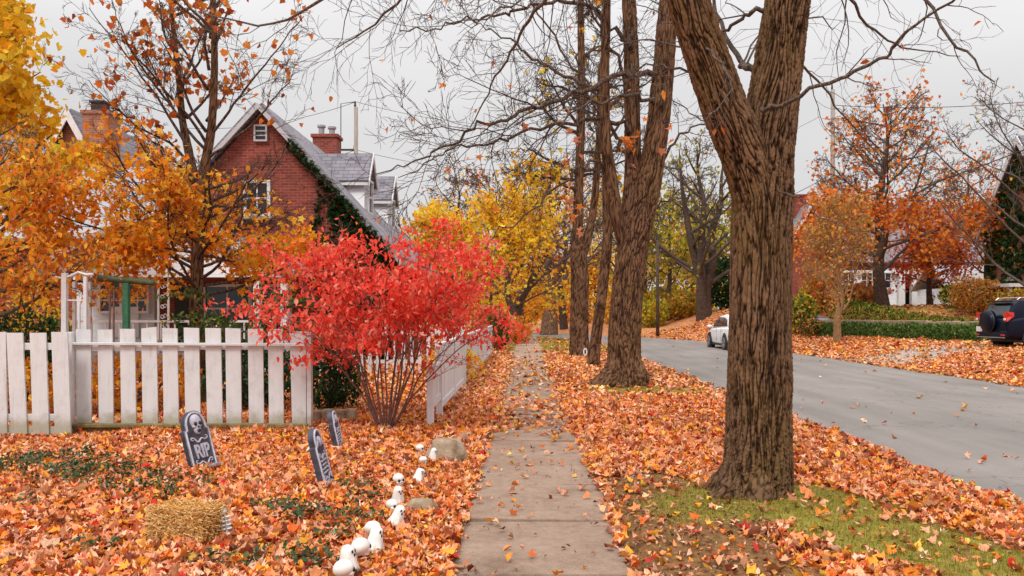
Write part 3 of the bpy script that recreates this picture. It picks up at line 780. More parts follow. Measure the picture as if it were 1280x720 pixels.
# --- T2: reddish trunk beside the walk with two upright stems
R = random.Random(8)
b0 = G(783, 482); YT = b0.y; b0.z = -.05
def W2(px, py, dy=0): return W(px, py, YT + dy)
tm = MB()
bark_tube(tm, [b0 + Vector((-.06, 0, -.1)), b0 + Vector((-.03, 0, .1)), W2(780, 455), W2(781, 420), W2(783, 380), W2(787, 340), W2(794, 300), W2(802, 265), W2(812, 225), W2(822, 160), W2(829, 90), W2(834, 20), W2(842, -60, .2), W2(850, -200, .3), W2(840, -330, .4)],
          [.62, .47, .375, .35, .34, .335, .325, .30, .27, .25, .23, .205, .175, .14, .09], 150, 24, .03, 18, seed=2.2, lumps=.06, stretch=.16)
bark_tube(tm, [W2(786, 350, .05), W2(786, 290, .05), W2(789, 250, .1), W2(791, 200, .12), W2(790, 120, .1), W2(789, 60, .1), W2(786, 0, .1), W2(780, -90), W2(790, -220), W2(770, -340)], [.08, .22, .195, .175, .165, .155, .145, .13, .11, .07], 90, 20, .026, 17, seed=7.7, stretch=.16)
bark_tube(tm, [W2(786, 345, .05), W2(769, 262, -.12), W2(764, 225, -.2), W2(757, 170, -.3), W2(756, 90, -.3), W2(758, 0, -.4), W2(750, -100, -.5)], [.06, .16, .135, .115, .1, .085, .06], 44, 12, .015, 16, seed=3.7)
for a, l in ((3.3, .62), (-2.5, .42), (-.9, .15)):
    bark_tube(tm, [b0 + Vector((math.cos(a) * .3, math.sin(a) * .3, .75)), b0 + Vector((math.cos(a) * .42, math.sin(a) * .4, .28)), b0 + Vector((math.cos(a) * (.4 + l * .55), math.sin(a) * (.4 + l * .55), .05)), b0 + Vector((math.cos(a) * (.5 + l), math.sin(a) * (.5 + l), -.12))], [.05, .2, .14, .06], 40, 14, .02, 16, seed=a + 5)
bm_ = MB(); tips = []
q = P(lev=3, kids=[9, 6, 5], ang=[.75, .75, .7], lr=[.36, .5, .5], wander=[.1, .16, .2], up=[.02, .0, -.02], minr=.0048, sides=[6, 5, 4, 3], rr=.5)
def br2(pix, r0, r1, qq=q, t0=.25): hand(bm_, tips, [W2(x, y, d) for x, y, d in pix], r0, r1, R, qq, jit=.05, t0=t0)
br2([(826, 92, 0), (800, 92, -.4), (770, 98, -.6), (712, 117, -1), (653, 140, -1.4), (603, 156, -1.8), (557, 185, -2.1), (524, 200, -2.4), (470, 217, -2.7)], .075, .01)
br2([(788, 165, 0), (755, 150, -.3), (712, 154, -.6), (653, 167, -.9), (620, 181, -1.2), (578, 183, -1.5), (545, 196, -1.8), (500, 225, -2)], .055, .008)
br2([(764, 215, 0), (737, 204, -.6), (710, 225, -.9), (678, 250, -1.3), (640, 280, -1.7), (607, 298, -2)], .042, .008, P(lev=2, kids=[8, 5], lr=[.22, .5], minr=.0045, sides=[6, 4, 3], rr=.5))
br2([(788, 60, 0), (774, 42, -.3), (745, 15, -.6), (700, 2, -1), (660, 8, -1.3), (620, 19, -1.6), (578, 25, -1.9), (530, 38, -2.2), (495, 42, -2.5)], .06, .009)
br2([(760, 110, 0), (715, 100, .4), (670, 75, .8), (640, 50, 1.2), (607, 37, 1.5), (560, 25, 1.8)], .05, .008)
br2([(832, 60, 0), (850, 20, .5), (880, -40, 1), (930, -120, 1.4)], .07, .02)
br2([(800, 265, 0), (835, 250, .5), (870, 225, .8), (900, 215, 1)], .03, .006, P(lev=2, kids=[7, 5], lr=[.35, .5], minr=.005, sides=[5, 4, 3]))
br2([(815, 215, 0), (850, 170, .6), (880, 150, 1), (910, 110, 1.4)], .04, .008)
br2([(788, 130, 0), (770, 70, -.4), (745, 20, -.8), (720, -40, -1)], .05, .015)
br2([(789, 210, 0), (770, 170, .4), (740, 120, .8), (700, 60, 1.3), (660, 0, 1.7), (620, -60, 2)], .06, .012)
br2([(770, -100, 0), (700, -60, -.6), (640, -20, -1), (580, -10, -1.4)], .05, .01)
br2([(825, 130, 0), (790, 120, -1.2), (740, 130, -2.0), (690, 165, -2.6), (640, 200, -3.2)], .045, .007)
for i in range(10):
    a = R.uniform(0, 2 * PI); p = W2(845, -90).lerp(W2(842, -320, .4), R.random()); grow(bm_, tips, p, (math.cos(a), math.sin(a), .6), 3.5, .06, 0, R, q)
c = tip_cloud(tips, 260, R, .1); c2 = np.array([tuple(W2(x + R.gauss(0, 7), y + R.gauss(0, 12), -.3)) for x, y, k in ((786, 180, 16), (712, 152, 4), (730, 168, 5), (710, 205, 7), (703, 240, 9), (720, 265, 10), (682, 218, 3), (813, 157, 2), (838, 170, 4)) for _ in range(k)])
c = np.concatenate([c[:40], c2])
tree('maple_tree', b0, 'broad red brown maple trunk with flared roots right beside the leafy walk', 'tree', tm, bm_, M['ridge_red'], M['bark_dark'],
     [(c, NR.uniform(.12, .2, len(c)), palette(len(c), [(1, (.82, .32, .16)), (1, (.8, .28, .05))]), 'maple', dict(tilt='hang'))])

# --- T3 and T4: two thinner trunks further along the walk
R = random.Random(12)
b0 = G(725, 446); Y3 = b0.y; b0.z = -.05; tm = MB(); bm_ = MB(); tips = []
w3 = lambda x, y, d=0: W(x, y, Y3 + d)
bark_tube(tm, [b0 + Vector((0, 0, -.1)), b0 + Vector((0, 0, .1)), w3(724, 425), w3(724, 390), w3(725, 350), w3(723, 320), w3(722, 290), w3(724, 220), w3(727, 120), w3(726, 30), w3(724, -60)], [.52, .43, .35, .335, .335, .31, .2, .165, .14, .12, .09], 60, 14, .022, 13, seed=9)
bark_tube(tm, [w3(726, 340), w3(734, 300, .2), w3(742, 260, .4), w3(748, 180, .5), w3(750, 80, .6)], [.05, .17, .14, .11, .08], 30, 10, .015, 14, seed=5)
q = P(lev=3, kids=[9, 7, 5], ang=[.9, .8, .7], lr=[.45, .5, .5], minr=.0085, sides=[6, 4, 3, 3], up=[.0, -.02, -.04], rr=.5)
for i in range(15):
    t = R.random(); p = w3(723, 300).lerp(w3(726, 0), t); a = R.uniform(0, 2 * PI)
    grow(bm_, tips, p, (math.cos(a), math.sin(a), .25), 3.2 - 1.2 * t, .07, 0, R, q)
mk = MB(); mk.tube([w3(721, 352, -.36), w3(724, 358, -.4), w3(728, 358, -.41), w3(733, 354, -.36), w3(736, 349, -.28)], [.03, .04, .04, .035, .02], 8)
c = tip_cloud(tips, 420, R, .15, fn=lambda p: 2.2 if p.z < 7 else .25)
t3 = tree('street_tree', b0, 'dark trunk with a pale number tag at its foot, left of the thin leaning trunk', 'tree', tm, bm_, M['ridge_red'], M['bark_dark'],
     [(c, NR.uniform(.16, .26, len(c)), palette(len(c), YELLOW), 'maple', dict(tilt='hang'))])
mb = MB(); cc_ = w3(731.5, 440, -.48); k = 20
mb.tube([cc_ + Vector((.055 * math.cos(2 * PI * i / k), 0, .12 * math.sin(2 * PI * i / k))) for i in range(k + 1)], .028, 6)
mb.build('number_tag', M['white2'], t3)

R = random.Random(13)
b0 = G(742, 458); Y4 = b0.y; b0.z = -.05; tm = MB(); bm_ = MB(); tips = []
w4 = lambda x, y, d=0: W(x, y, Y4 + d)
bark_tube(tm, [b0 + Vector((0, 0, -.1)), w4(742, 450), w4(744, 430), w4(748, 400), w4(752, 370), w4(756, 335), w4(759, 300), w4(758, 220), w4(756, 120), w4(757, 20), w4(752, -60)], [.24, .19, .165, .16, .16, .155, .15, .13, .11, .09, .06], 36, 12, .016, 13, seed=19)
q = P(lev=3, kids=[7, 6, 4], ang=[.8, .8, .7], lr=[.45, .5, .5], minr=.007, sides=[5, 4, 3, 3], rr=.5)
for i in range(9):
    t = R.random(); p = w4(759, 300).lerp(w4(757, 10), t); a = R.uniform(0, 2 * PI)
    grow(bm_, tips, p, (math.cos(a), math.sin(a), .5), 2.4 - t, .05, 0, R, q)
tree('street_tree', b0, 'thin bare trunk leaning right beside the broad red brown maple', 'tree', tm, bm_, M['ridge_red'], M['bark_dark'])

# --- orange maple in the front yard behind the fence
R = random.Random(21)
YM = 14.0; base = Vector(((247 - 658) * YM / 1000, YM, .0)); base.z = gz(base.x, YM) - .05
wm = lambda x, y, d=0: W(x, y, YM + d)
tm = MB(); bm_ = MB(); tips = []
bark_tube(tm, [base, wm(246, 400), wm(246, 350), wm(248, 300), wm(249, 270), wm(250, 240), wm(254, 215), wm(263, 170), wm(267, 120), wm(268, 60), wm(266, 0), wm(268, -70), wm(262, -140)], [.16, .12, .105, .105, .11, .105, .085, .072, .064, .055, .047, .035, .02], 40, 10, .008, 24, seed=31)
bark_tube(tm, [wm(249, 255), wm(243, 225, .1), wm(236, 190, .2), wm(228, 150, .3), wm(224, 100, .35), wm(218, 50, .4), wm(214, 0, .4), wm(215, -70, .5)], [.075, .085, .072, .06, .052, .042, .036, .022], 32, 10, .006, 26, seed=33)
q = P(lev=3, kids=[7, 5, 4], ang=[.65, .7, .7], lr=[.42, .5, .5], wander=[.1, .15, .2], up=[.05, .03, .0], minr=.0032, sides=[6, 5, 4, 3], rr=.5, t0=.3)
for i in range(30):      # low spreading boughs that keep their leaves
    t = i / 29; p = wm(247, 372).lerp(wm(250, 238), t); a = 2 * PI * ((i * .382) % 1)
    grow(bm_, tips, p, (math.cos(a), math.sin(a), R.uniform(.1, .42)), R.uniform(1.6, 2.6) * (1.1 - .35 * t), .032, 0, R, q)
low = list(tips); tips = []
for i in range(22):
    t = R.random(); s = R.random() < .5
    p = wm(256, 205).lerp(wm(267, -40), t) if s else wm(240, 210, .2).lerp(wm(215, -30, .4), t); a = R.uniform(0, 2 * PI)
    grow(bm_, tips, p, (math.cos(a), math.sin(a), .9), R.uniform(1.3, 2.2) * (1.05 - .5 * t), .03, 0, R, q)
for a, b2, c2, d2 in (((236, 190), (195, 120), (150, 60), (110, 10)), ((228, 150), (190, 100), (160, 55), (140, 0)), ((263, 170), (300, 120), (340, 70), (380, 20)), ((250, 230), (200, 185), (150, 140), (110, 100)), ((258, 200), (310, 160), (345, 120), (370, 90))):
    hand(bm_, tips, [wm(*a), wm(*b2, -.3), wm(*c2, -.6), wm(*d2, -.8)], .028, .006, R, q)
def fz(p): return (math.exp(-((p.z - 2.75) / (.8 if p.x > -5.5 else 1.05)) ** 2) + .12 * (1.8 < p.z < 5)) * (.08 if p.x > -5.3 and p.z > 2.95 else 1) * (.04 + ss(.5 + 1.9 * noise.noise(p * 1.25)))
c1 = tip_cloud(low, 4600, R, .13, fz); c2 = tip_cloud(tips, 620, R, .1, lambda p: 1.0 if p.z < 4.3 else .4)
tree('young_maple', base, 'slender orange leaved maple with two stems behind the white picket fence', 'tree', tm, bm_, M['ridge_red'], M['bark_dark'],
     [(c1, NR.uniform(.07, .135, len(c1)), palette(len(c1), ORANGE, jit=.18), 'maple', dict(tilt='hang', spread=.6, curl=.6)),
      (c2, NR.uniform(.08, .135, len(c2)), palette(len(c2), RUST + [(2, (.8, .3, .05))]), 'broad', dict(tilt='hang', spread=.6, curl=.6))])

# --- generic crowns for the other trees
def make_tree(name, base, hgt, r0, label, pal, nleaf, lsize, seed, spread=.5, t_lo=.3, nl=14, shape='kite', bark='bark_dark', twig='bark_grey', lev=3, kids=(6, 5, 4), minr=.006, lean=(0, 0), leaf_lo=None, tilt='hang', up=.55, cloud=.2, multi=1, group=None, cat='tree', fw=None, trunk_amp=.012, trunk_top=.9):
    R = random.Random(seed); tm = MB(); bm_ = MB(); tips = []
    base = Vector(base); stems = []
    for s in range(multi):
        a = 2 * PI * s / multi + R.random(); o = .0 if multi == 1 else .13 * hgt
        top = base + Vector((lean[0] + math.cos(a) * o, lean[1] + math.sin(a) * o, hgt * trunk_top)); pts = [base - Vector((0, 0, .15))]
        for k in range(1, 7):
            f = k / 6; pts.append(base.lerp(top, f) + Vector((R.gauss(0, .012 * hgt), R.gauss(0, .012 * hgt), 0)) * (1 if k < 6 else 0))
        rr = [r0 * 1.35, r0, r0 * .86, r0 * .7, r0 * .5, r0 * .3, r0 * .1]
        if multi > 1: rr = [x * (.75 if i else .9) for i, x in enumerate(rr)]
        bark_tube(tm, pts, rr, 20, 6, min(trunk_amp, r0 * .12), 10, seed=seed + s); stems.append(catmull(pts, 6))
    q = P(lev=lev, kids=list(kids), ang=[.75, .75, .7], lr=[.45, .5, .5], minr=minr, sides=[5, 4, 3, 3], up=[.06, .03, 0], rr=.5, t0=.25)
    for i in range(nl):
        st_ = stems[i % len(stems)]; t = t_lo + (.97 - t_lo) * ((i // len(stems)) + R.random()) / max(1, nl // len(stems)); t = min(t, .98)
        p = st_[min(len(st_) - 1, int(t * (len(st_) - 1)))]; a = 2 * PI * ((i * .382) % 1) + R.uniform(-.4, .4)
        L = hgt * spread * (1.15 - t) * R.uniform(.75, 1.2) + .1 * hgt
        grow(bm_, tips, p, (math.cos(a), math.sin(a), up * R.uniform(.6, 1.4)), L, r0 * .38 * (1.1 - .7 * t), 0, R, q)
    cr = []
    if nleaf:
        c = tip_cloud(tips, nleaf, R, cloud, fw, minlv=1); cr = [(c, NR.uniform(lsize * .7, lsize * 1.3, nleaf), palette(nleaf, pal, jit=.17), shape, dict(tilt=tilt, spread=.6))]
    return tree(name, base, label, cat, tm, bm_, M[bark], M[twig], cr, group)
def gb(px, Y): 
    x = (px - 658) * Y / 1000; return Vector((x, Y, gz(x, Y)))

# left foreground: brown orange cherry, and the bright yellow maple behind it
make_tree('cherry_tree', gb(-20, 12.6), 5.0, .12, 'brown orange leaved tree at the far left, in front of the brown brick chimney', [(2, (.86, .27, .03)), (2, (.94, .40, .04)), (.6, (.55, .15, .03)), (1.5, (.95, .50, .06)), (.2, (.45, .42, .06))], 6800, .105, 41, spread=.46, t_lo=.34, nl=20, shape='oval', bark='bark_red', kids=(7, 6, 4), minr=.003, up=.25, cloud=.13, fw=lambda p: max(.05, 1 - abs(p.z - 3.0) / 1.6) * (1 if p.z < 4.3 else .15))
make_tree('yellow_maple', gb(-88, 17), 10.5, .2, 'bright yellow maple at the top left corner, above the orange tree', YELLOW, 9000, .16, 42, spread=.28, t_lo=.3, nl=24, shape='broad', kids=(6, 5, 4), minr=.004, up=.5, cloud=.2, fw=lambda p: (1 if p.z < 6.6 else .6) * (.1 + ss(.6 + 1.8 * noise.noise(p * .9))))
# ---------------------------------------------------------------- shrubs
def blob_cloud(n, c, r, R, seed, hollow=.45, flat=0.0):
    """leaf centres through an uneven rounded mass"""
    out = []
    while len(out) < n:
        v = Vector((R.gauss(0, 1), R.gauss(0, 1), R.gauss(0, 1))).normalized()
        k = 1 + .28 * noise.noise(v * 1.8 + Vector((seed, 0, 0))) + .2 * noise.noise(v * 4.5 + Vector((0, seed, 0)))
        f = hollow + (1 - hollow) * R.random() ** .6
        p = v * k * f
        z = p.z if p.z > 0 else p.z * .95
        if c[2] + z * r[2] < gz(c[0], c[1]) - .02: continue
        out.append((c[0] + p.x * r[0], c[1] + p.y * r[1], c[2] + z * r[2]))
    return np.array(out)
def shrub(name, px, Y, r, h, n, ls, pal, seed, label, cat='shrub', shape='oval', stems=7, group=None, dz=0.0, tilt='any', bark='bark_dark', ry=None):
    R = random.Random(seed); base = gb(px, Y); t = thing(name, base, label, cat, group)
    mb = MB()
    for i in range(stems):
        a = R.uniform(0, 2 * PI); e = base + Vector((math.cos(a) * r * .6, math.sin(a) * r * .6, h * R.uniform(.6, .9)))
        mb.tube(catmull([base - Vector((0, 0, .05)), base.lerp(e, .4) + Vector((R.gauss(0, .05), R.gauss(0, .05), .1)), e], 4), [.03] * 4 + [.02] * 4 + [.008], 5)
    mb.build('stems', M[bark], t, smooth=True)
    c = blob_cloud(n, (base.x, base.y, base.z + h * .48 + dz), (r, ry or r, h * .52), R, seed)
    leaves('foliage', c, NR.uniform(ls * .7, ls * 1.3, n), palette(n, pal, jit=.2), shape, M['leaf'], parent=t, tilt=tilt)
    return t
DGREEN = [(3, (.025, .06, .022)), (2, (.045, .1, .03)), (1, (.012, .03, .015)), (.5, (.09, .15, .05))]
MGREEN = [(3, (.05, .13, .025)), (2, (.09, .19, .035)), (1, (.03, .07, .02)), (.5, (.18, .26, .06))]

# red burning bush
R = random.Random(77)
b0 = G(482, 536); YB = b0.y; t = thing('burning_bush', b0, 'bright red burning bush spreading from many thin stems between the two white fences', 'bush')
mb = MB(); fine = MB(); tips = []
q = P(lev=2, kids=[8, 5], ang=[.6, .65], lr=[.42, .5], wander=[.08, .14, .2], up=[.05, .03, .02], minr=.0028, sides=[6, 4, 3], t0=.35, rr=.55)
for i in range(17):
    a = 2 * PI * ((i * .382) % 1) + R.uniform(-.2, .2); o = R.uniform(.25, 1) ** .7
    ex = math.cos(a) * 1.82 * o; ey = math.sin(a) * 1.2 * o; ez = 2.58 - 1.2 * o * o + R.gauss(0, .12)
    p0 = b0 + Vector((math.cos(a) * .07, math.sin(a) * .07, -.05)); p2 = b0 + Vector((ex, ey, ez)); p1 = b0 + Vector((ex * .38, ey * .38, ez * .52))
    pm = p0.lerp(p1, .5) + Vector((R.gauss(0, .05), R.gauss(0, .05), 0)); pn = p1.lerp(p2, .5) + Vector((R.gauss(0, .09), R.gauss(0, .09), .08))
    pp = catmull([p0, pm, p1, pn, p2], 5); n = len(pp) - 1; r0 = R.uniform(.012, .022); rad = [r0 * (1 - .75 * k / n) for k in range(n + 1)]
    mb.tube(pp, rad, 7, cap=False)
    spawn(fine, tips, pp, rad, (p2 - p0).length, 0, R, q, .38)
mb.build('stems', M['bark_bush'], t, smooth=True); fine.build('branches', M['bark_bush'], t, smooth=True)
def fb(p):
    d = p - b0; rr = math.hypot(d.x, d.y)
    if d.z < .55 or (d.x > .55 and d.z < 1.15): return .02
    k = max(.32, ss((d.z - .7) / .65)) if rr < .75 else ss((d.z - .5) / .45)
    return max(.02, k)
wts = np.array([fb(t_[0]) for t_ in tips]); wts /= wts.sum()
hub = np.array([tuple(tips[i][0]) for i in NR.choice(len(tips), 520, p=wts)])      # sprays: flat layers of drooping leaves
c = hub[NR.integers(0, len(hub), 8400)] + NR.normal(0, 1, (8400, 3)) * np.array([.115, .115, .045])
c = np.concatenate([c, tip_cloud(tips, 1300, R, .07, fb)])
leaves('foliage', c, NR.uniform(.055, .1, len(c)), palette(len(c), RED, jit=.13), 'oval', M['leaf'], parent=t, tilt='hang', spread=.45)

shrub('evergreen_shrub', 14, 15, .85, 1.75, 2600, .075, DGREEN, 3, 'dark green evergreen shrub behind the fence at the far left edge', shape='kite')
shrub('evergreen_shrub', 66, 15.6, .42, 1.65, 1300, .07, MGREEN, 4, 'small narrow green evergreen beside the yellow shrub', shape='kite')
shrub('yellow_shrub', 42, 16.6, .65, 2.3, 900, .12, YELLOW, 5, 'yellow leaved shrub between the two evergreens behind the fence', tilt='hang')
shrub('dark_shrub', 415, 12.4, .5, 1.25, 2300, .07, DGREEN, 6, 'dark green shrub filling the gap right of the picket gate post', shape='oval')
shrub('orange_shrub', 565, 17.5, .7, .9, 700, .11, ORANGE + YELLOW, 8, 'low orange yellow shrub inside the fenced yard behind the red bush', tilt='hang')
# arching green sprays behind the gate
R = random.Random(15); base = gb(300, 13.2); t = thing('arching_shrub', base, 'green arching shrub with long sprays rising above the picket gate', 'shrub')
mb = MB(); cs = []
for i in range(30):
    a = R.uniform(0, 2 * PI); L = R.uniform(.7, 1.25); hh = R.uniform(1.0, 1.95)
    pp = catmull([base, base + Vector((math.cos(a) * L * .3, math.sin(a) * L * .3, hh * .6)), base + Vector((math.cos(a) * L * .75, math.sin(a) * L * .6, hh * .98)), base + Vector((math.cos(a) * L * 1.2, math.sin(a) * L, hh * .95))], 6)
    mb.tube(pp, [.012] * 6 + [.009] * 6 + [.006] * 6 + [.003], 4, cap=False)
    for p in pp[4:]: cs += [tuple(p + Vector((R.gauss(0, .045), R.gauss(0, .045), R.gauss(0, .04)))) for _ in range(5)]
mb.build('stems', M['bark_bush'], t); cs = np.array(cs)
leaves('foliage', cs, NR.uniform(.05, .1, len(cs)), palette(len(cs), [(2, (.07, .15, .03)), (2, (.14, .2, .04)), (1, (.04, .08, .02)), (.5, (.4, .35, .06))]), 'oval', M['leaf'], parent=t, tilt='any')
shrub('dark_shrub', 318, 12.6, .8, 1.15, 2400, .08, DGREEN, 9, 'dark low shrub directly behind the right half of the picket gate')
shrub('clipped_shrub', 624, 33.5, .5, 1.75, 1900, .09, MGREEN, 10, 'rounded upright green shrub at the far end of the side fence', shape='kite')
shrub('orange_shrub', 611, 36, .8, 2.1, 900, .16, [(2, (.7, .32, .12)), (1, (.6, .2, .06))], 11, 'pale orange shrub behind the rounded green shrub', tilt='hang')
shrub('orange_shrub', 646, 43, .9, 1.5, 900, .18, ORANGE + BROWN, 12, 'orange shrub on the left edge of the far walk', tilt='hang')
# leaf mounds in the yard behind the fence are young shrubs with orange leaves
shrub('orange_shrub', 175, 13.0, 1.0, 1.0, 1300, .11, ORANGE + [(2, (.6, .25, .06))], 14, 'low orange shrub seen through the middle pickets of the fence', tilt='hang')
shrub('orange_shrub', 20, 12.2, .8, .95, 900, .11, ORANGE + [(2, (.6, .25, .06))], 16, 'low orange shrub seen through the leftmost pickets', tilt='hang')

# ---------------------------------------------------------------- trees in the distance
make_tree('yellow_tree', gb(560, 36), 6.3, .16, 'low yellow tree just right of the white dormers, behind the red bush', YELLOW, 3400, .2, 51, spread=.5, t_lo=.2, nl=16, kids=(6, 5, 3), lev=3, minr=.009, cloud=.3, shape='maple')
make_tree('yellow_tree', gb(640, 45), 8.6, .2, 'tall yellow tree above the far end of the walk', YELLOW + [(1, (.8, .4, .08))], 3400, .24, 52, spread=.5, t_lo=.25, nl=16, kids=(6, 5, 3), minr=.012, cloud=.35, shape='maple')
make_tree('yellow_tree', gb(655, 56), 4.6, .1, 'small golden tree at the end of the walk under the arching trunk', ORANGE + YELLOW, 1500, .24, 53, spread=.5, t_lo=.2, nl=12, kids=(5, 4), lev=2, minr=.014, cloud=.3)
make_tree('leaning_tree', gb(632, 50), 8, .34, 'dark trunk arching right over the far walk', BROWN, 350, .24, 54, spread=.55, t_lo=.35, nl=12, minr=.013, lean=(3.4, 0), kids=(6, 5, 4), cloud=.3)
make_tree('far_tree', gb(686, 62), 13, .55, 'stout pale trunk standing where the walk meets the road', BROWN + YELLOW, 900, .28, 55, spread=.45, t_lo=.3, nl=14, minr=.016, kids=(6, 5, 4), bark='bark_red', cloud=.4)
make_tree('far_tree', gb(705, 70), 15, .3, 'bare reddish tree behind the stout pale trunk', RUST, 600, .3, 56, spread=.42, t_lo=.25, nl=18, minr=.017, kids=(7, 5, 4), cloud=.4)
make_tree('far_tree', gb(570, 58), 13, .28, 'bare grey tree rising behind the low yellow tree', RUST + YELLOW, 260, .26, 57, spread=.42, t_lo=.25, nl=16, minr=.015, kids=(7, 5, 4), cloud=.4)
make_tree('far_tree', gb(610, 66), 14, .3, 'bare brown tree between the two yellow trees', RUST, 500, .3, 58, spread=.42, t_lo=.25, nl=16, minr=.016, kids=(7, 5, 4), cloud=.4)
make_tree('far_tree', gb(772, 74), 14, .3, 'bare twiggy tree across the bend, seen left of the broad trunk', YGREEN, 900, .34, 59, spread=.45, t_lo=.2, nl=16, minr=.018, kids=(6, 5, 4), cloud=.5)
make_tree('bare_tree', gb(880, 60), 14, .5, 'dark many stemmed tree beyond the white car', YGREEN, 500, .28, 60, spread=.4, t_lo=.2, nl=24, minr=.015, kids=(7, 5, 4), multi=3, cloud=.4)
make_tree('woodland_tree', gb(838, 70), 11.5, .22, 'yellow green tree left of the dark many stemmed tree', YGREEN, 2600, .34, 61, spread=.42, t_lo=.15, nl=16, minr=.018, kids=(6, 5), lev=2, cloud=.6)
make_tree('woodland_tree', gb(806, 82), 11, .22, 'yellow tree at the bend, right of the broad trunk', YELLOW + YGREEN, 2200, .38, 62, spread=.42, t_lo=.12, nl=16, minr=.02, kids=(6, 5), lev=2, cloud=.7)
make_tree('woodland_tree', gb(920, 76), 10.5, .22, 'olive tree rising behind the white car', YGREEN, 2200, .38, 63, spread=.42, t_lo=.15, nl=16, minr=.02, kids=(6, 5), lev=2, cloud=.7)
make_tree('woodland_tree', gb(865, 92), 10, .22, 'farthest orange tree between the dark stems', BROWN + YGREEN, 2400, .44, 64, spread=.45, t_lo=.12, nl=16, minr=.02, kids=(6, 5), lev=2, cloud=.8)
make_tree('woodland_tree', gb(745, 95), 9, .2, 'golden tree far behind the thin leaning trunk', YELLOW + BROWN, 2000, .46, 65, spread=.45, t_lo=.12, nl=14, minr=.02, kids=(6, 5), lev=2, cloud=.8)
make_tree('woodland_tree', gb(690, 98), 9, .2, 'brown tree far beyond the end of the walk', BROWN + RUST, 2000, .46, 66, spread=.45, t_lo=.12, nl=14, minr=.02, kids=(6, 5), lev=2, cloud=.8)
make_tree('woodland_tree', gb(625, 84), 8.5, .2, 'rusty tree far behind the arching trunk', RUST + BROWN + YELLOW, 2200, .42, 67, spread=.45, t_lo=.12, nl=14, minr=.02, kids=(6, 5), lev=2, cloud=.8)
make_tree('woodland_tree', gb(960, 86), 9.5, .2, 'olive brown tree hidden mostly by the furrowed maple', YGREEN + BROWN, 1800, .4, 68, spread=.45, t_lo=.12, nl=14, minr=.02, kids=(6, 5), lev=2, cloud=.8)
make_tree('woodland_tree', gb(1010, 72), 8, .2, 'rusty tree left of the brick chimney across the road', ORRED + YGREEN, 1600, .36, 69, spread=.45, t_lo=.12, nl=14, minr=.02, kids=(6, 5), lev=2, cloud=.7)
shrub('evergreen_shrub', 908, 63, 2.0, 4.2, 1800, .3, DGREEN, 20, 'tall dark evergreen mass behind the white car', shape='kite')
shrub('evergreen_shrub', 1000, 44, .9, 2.2, 900, .2, MGREEN + YGREEN, 21, 'green shrub just right of the furrowed trunk across the road', shape='kite')
shrub('woodland_shrub', 815, 66, 1.6, 2.4, 900, .3, YGREEN, 22, 'yellow green undergrowth right of the broad trunk', tilt='hang')
shrub('woodland_shrub', 850, 68, 1.6, 2.2, 900, .3, YGREEN + BROWN, 23, 'olive undergrowth left of the white car', tilt='hang')
shrub('woodland_shrub', 768, 84, 2.4, 3, 900, .36, BROWN + YELLOW, 24, 'golden undergrowth at the bend of the road', tilt='hang')

for i, (px, Y, r_, h_, pl, lab) in enumerate(((788, 70, 2.2, 2.6, BROWN + YELLOW, 'rusty undergrowth just right of the broad red brown trunk'), (830, 72, 2.4, 3.2, YGREEN, 'yellow green undergrowth behind the slim pole'), (862, 66, 1.8, 2.0, BROWN + YGREEN, 'low brown undergrowth at the foot of the many stemmed tree'),
        (735, 92, 3, 3.6, YELLOW + BROWN, 'golden undergrowth far off between the two trunks by the walk'), (700, 88, 3, 3.4, RUST + BROWN, 'rusty undergrowth far beyond the end of the walk'), (660, 84, 2.6, 3, ORANGE, 'orange undergrowth far beyond the end of the walk'), (935, 70, 2.4, 2.8, DGREEN + YGREEN, 'dark green undergrowth behind the furrowed trunk'), (615, 70, 2.6, 3.6, BROWN + YELLOW, 'tall golden brown undergrowth left of the arching trunk'))):
    shrub('woodland_shrub', px, Y, r_, h_, 1100, .34, pl, 90 + i, lab, tilt='hang')
t = MB(); R = random.Random(6); cs = []
for _ in range(9000):
    a = R.uniform(-1.1, 1.1); d = R.uniform(118, 150); x, y = d * math.sin(a), d * math.cos(a); h_ = 7.5 + 4 * noise.noise(Vector((a * 9, 0, 0))) + 2 * noise.noise(Vector((a * 31, 4, 0)))
    cs.append((x, y, R.random() ** .8 * max(2, h_)))
cs = np.array(cs)
fw_ = leaves('far_wood', cs, NR.uniform(.8, 1.6, len(cs)), palette(len(cs), BROWN + YGREEN + RUST, jit=.2), 'kite', M['leaf'], tilt='any'); tag(fw_, 'distant mass of autumn woodland beyond the road', 'woodland', kind='stuff')

# across the road on the right
p = G(1047, 427)
make_tree('young_tree', p, 6.6, .15, 'young tan barked tree with upswept twigs on the leafy verge across the road', [(2, (.62, .25, .06)), (2, (.72, .4, .1)), (1, (.5, .42, .08)), (2, (.8, .32, .06))], 2000, .15, 71, spread=.5, t_lo=.22, nl=22, bark='bark_tan', twig='bark_tan', kids=(7, 5, 4), minr=.009, up=.95, cloud=.2, trunk_amp=.004)
make_tree('orange_tree', gb(1104, 43), 12.2, .29, 'large orange red tree with a dark trunk in front of the houses across the road', ORRED + [(2, (.86, .32, .05))], 8000, .2, 72, spread=.40, t_lo=.17, nl=34, kids=(7, 6, 4), minr=.011, up=.38, cloud=.35, shape='maple', fw=lambda p: 1 if p.z < 7.6 else .06, multi=1)
make_tree('red_maple', gb(1163, 45.5), 4.1, .16, 'small red maple on the lawn right of the large orange tree', [(2, (.7, .16, .05)), (2, (.78, .1, .1)), (1.5, (.86, .34, .06))], 3200, .2, 73, spread=.6, t_lo=.3, nl=14, kids=(5, 4), lev=2, minr=.012, cloud=.3, up=.4)
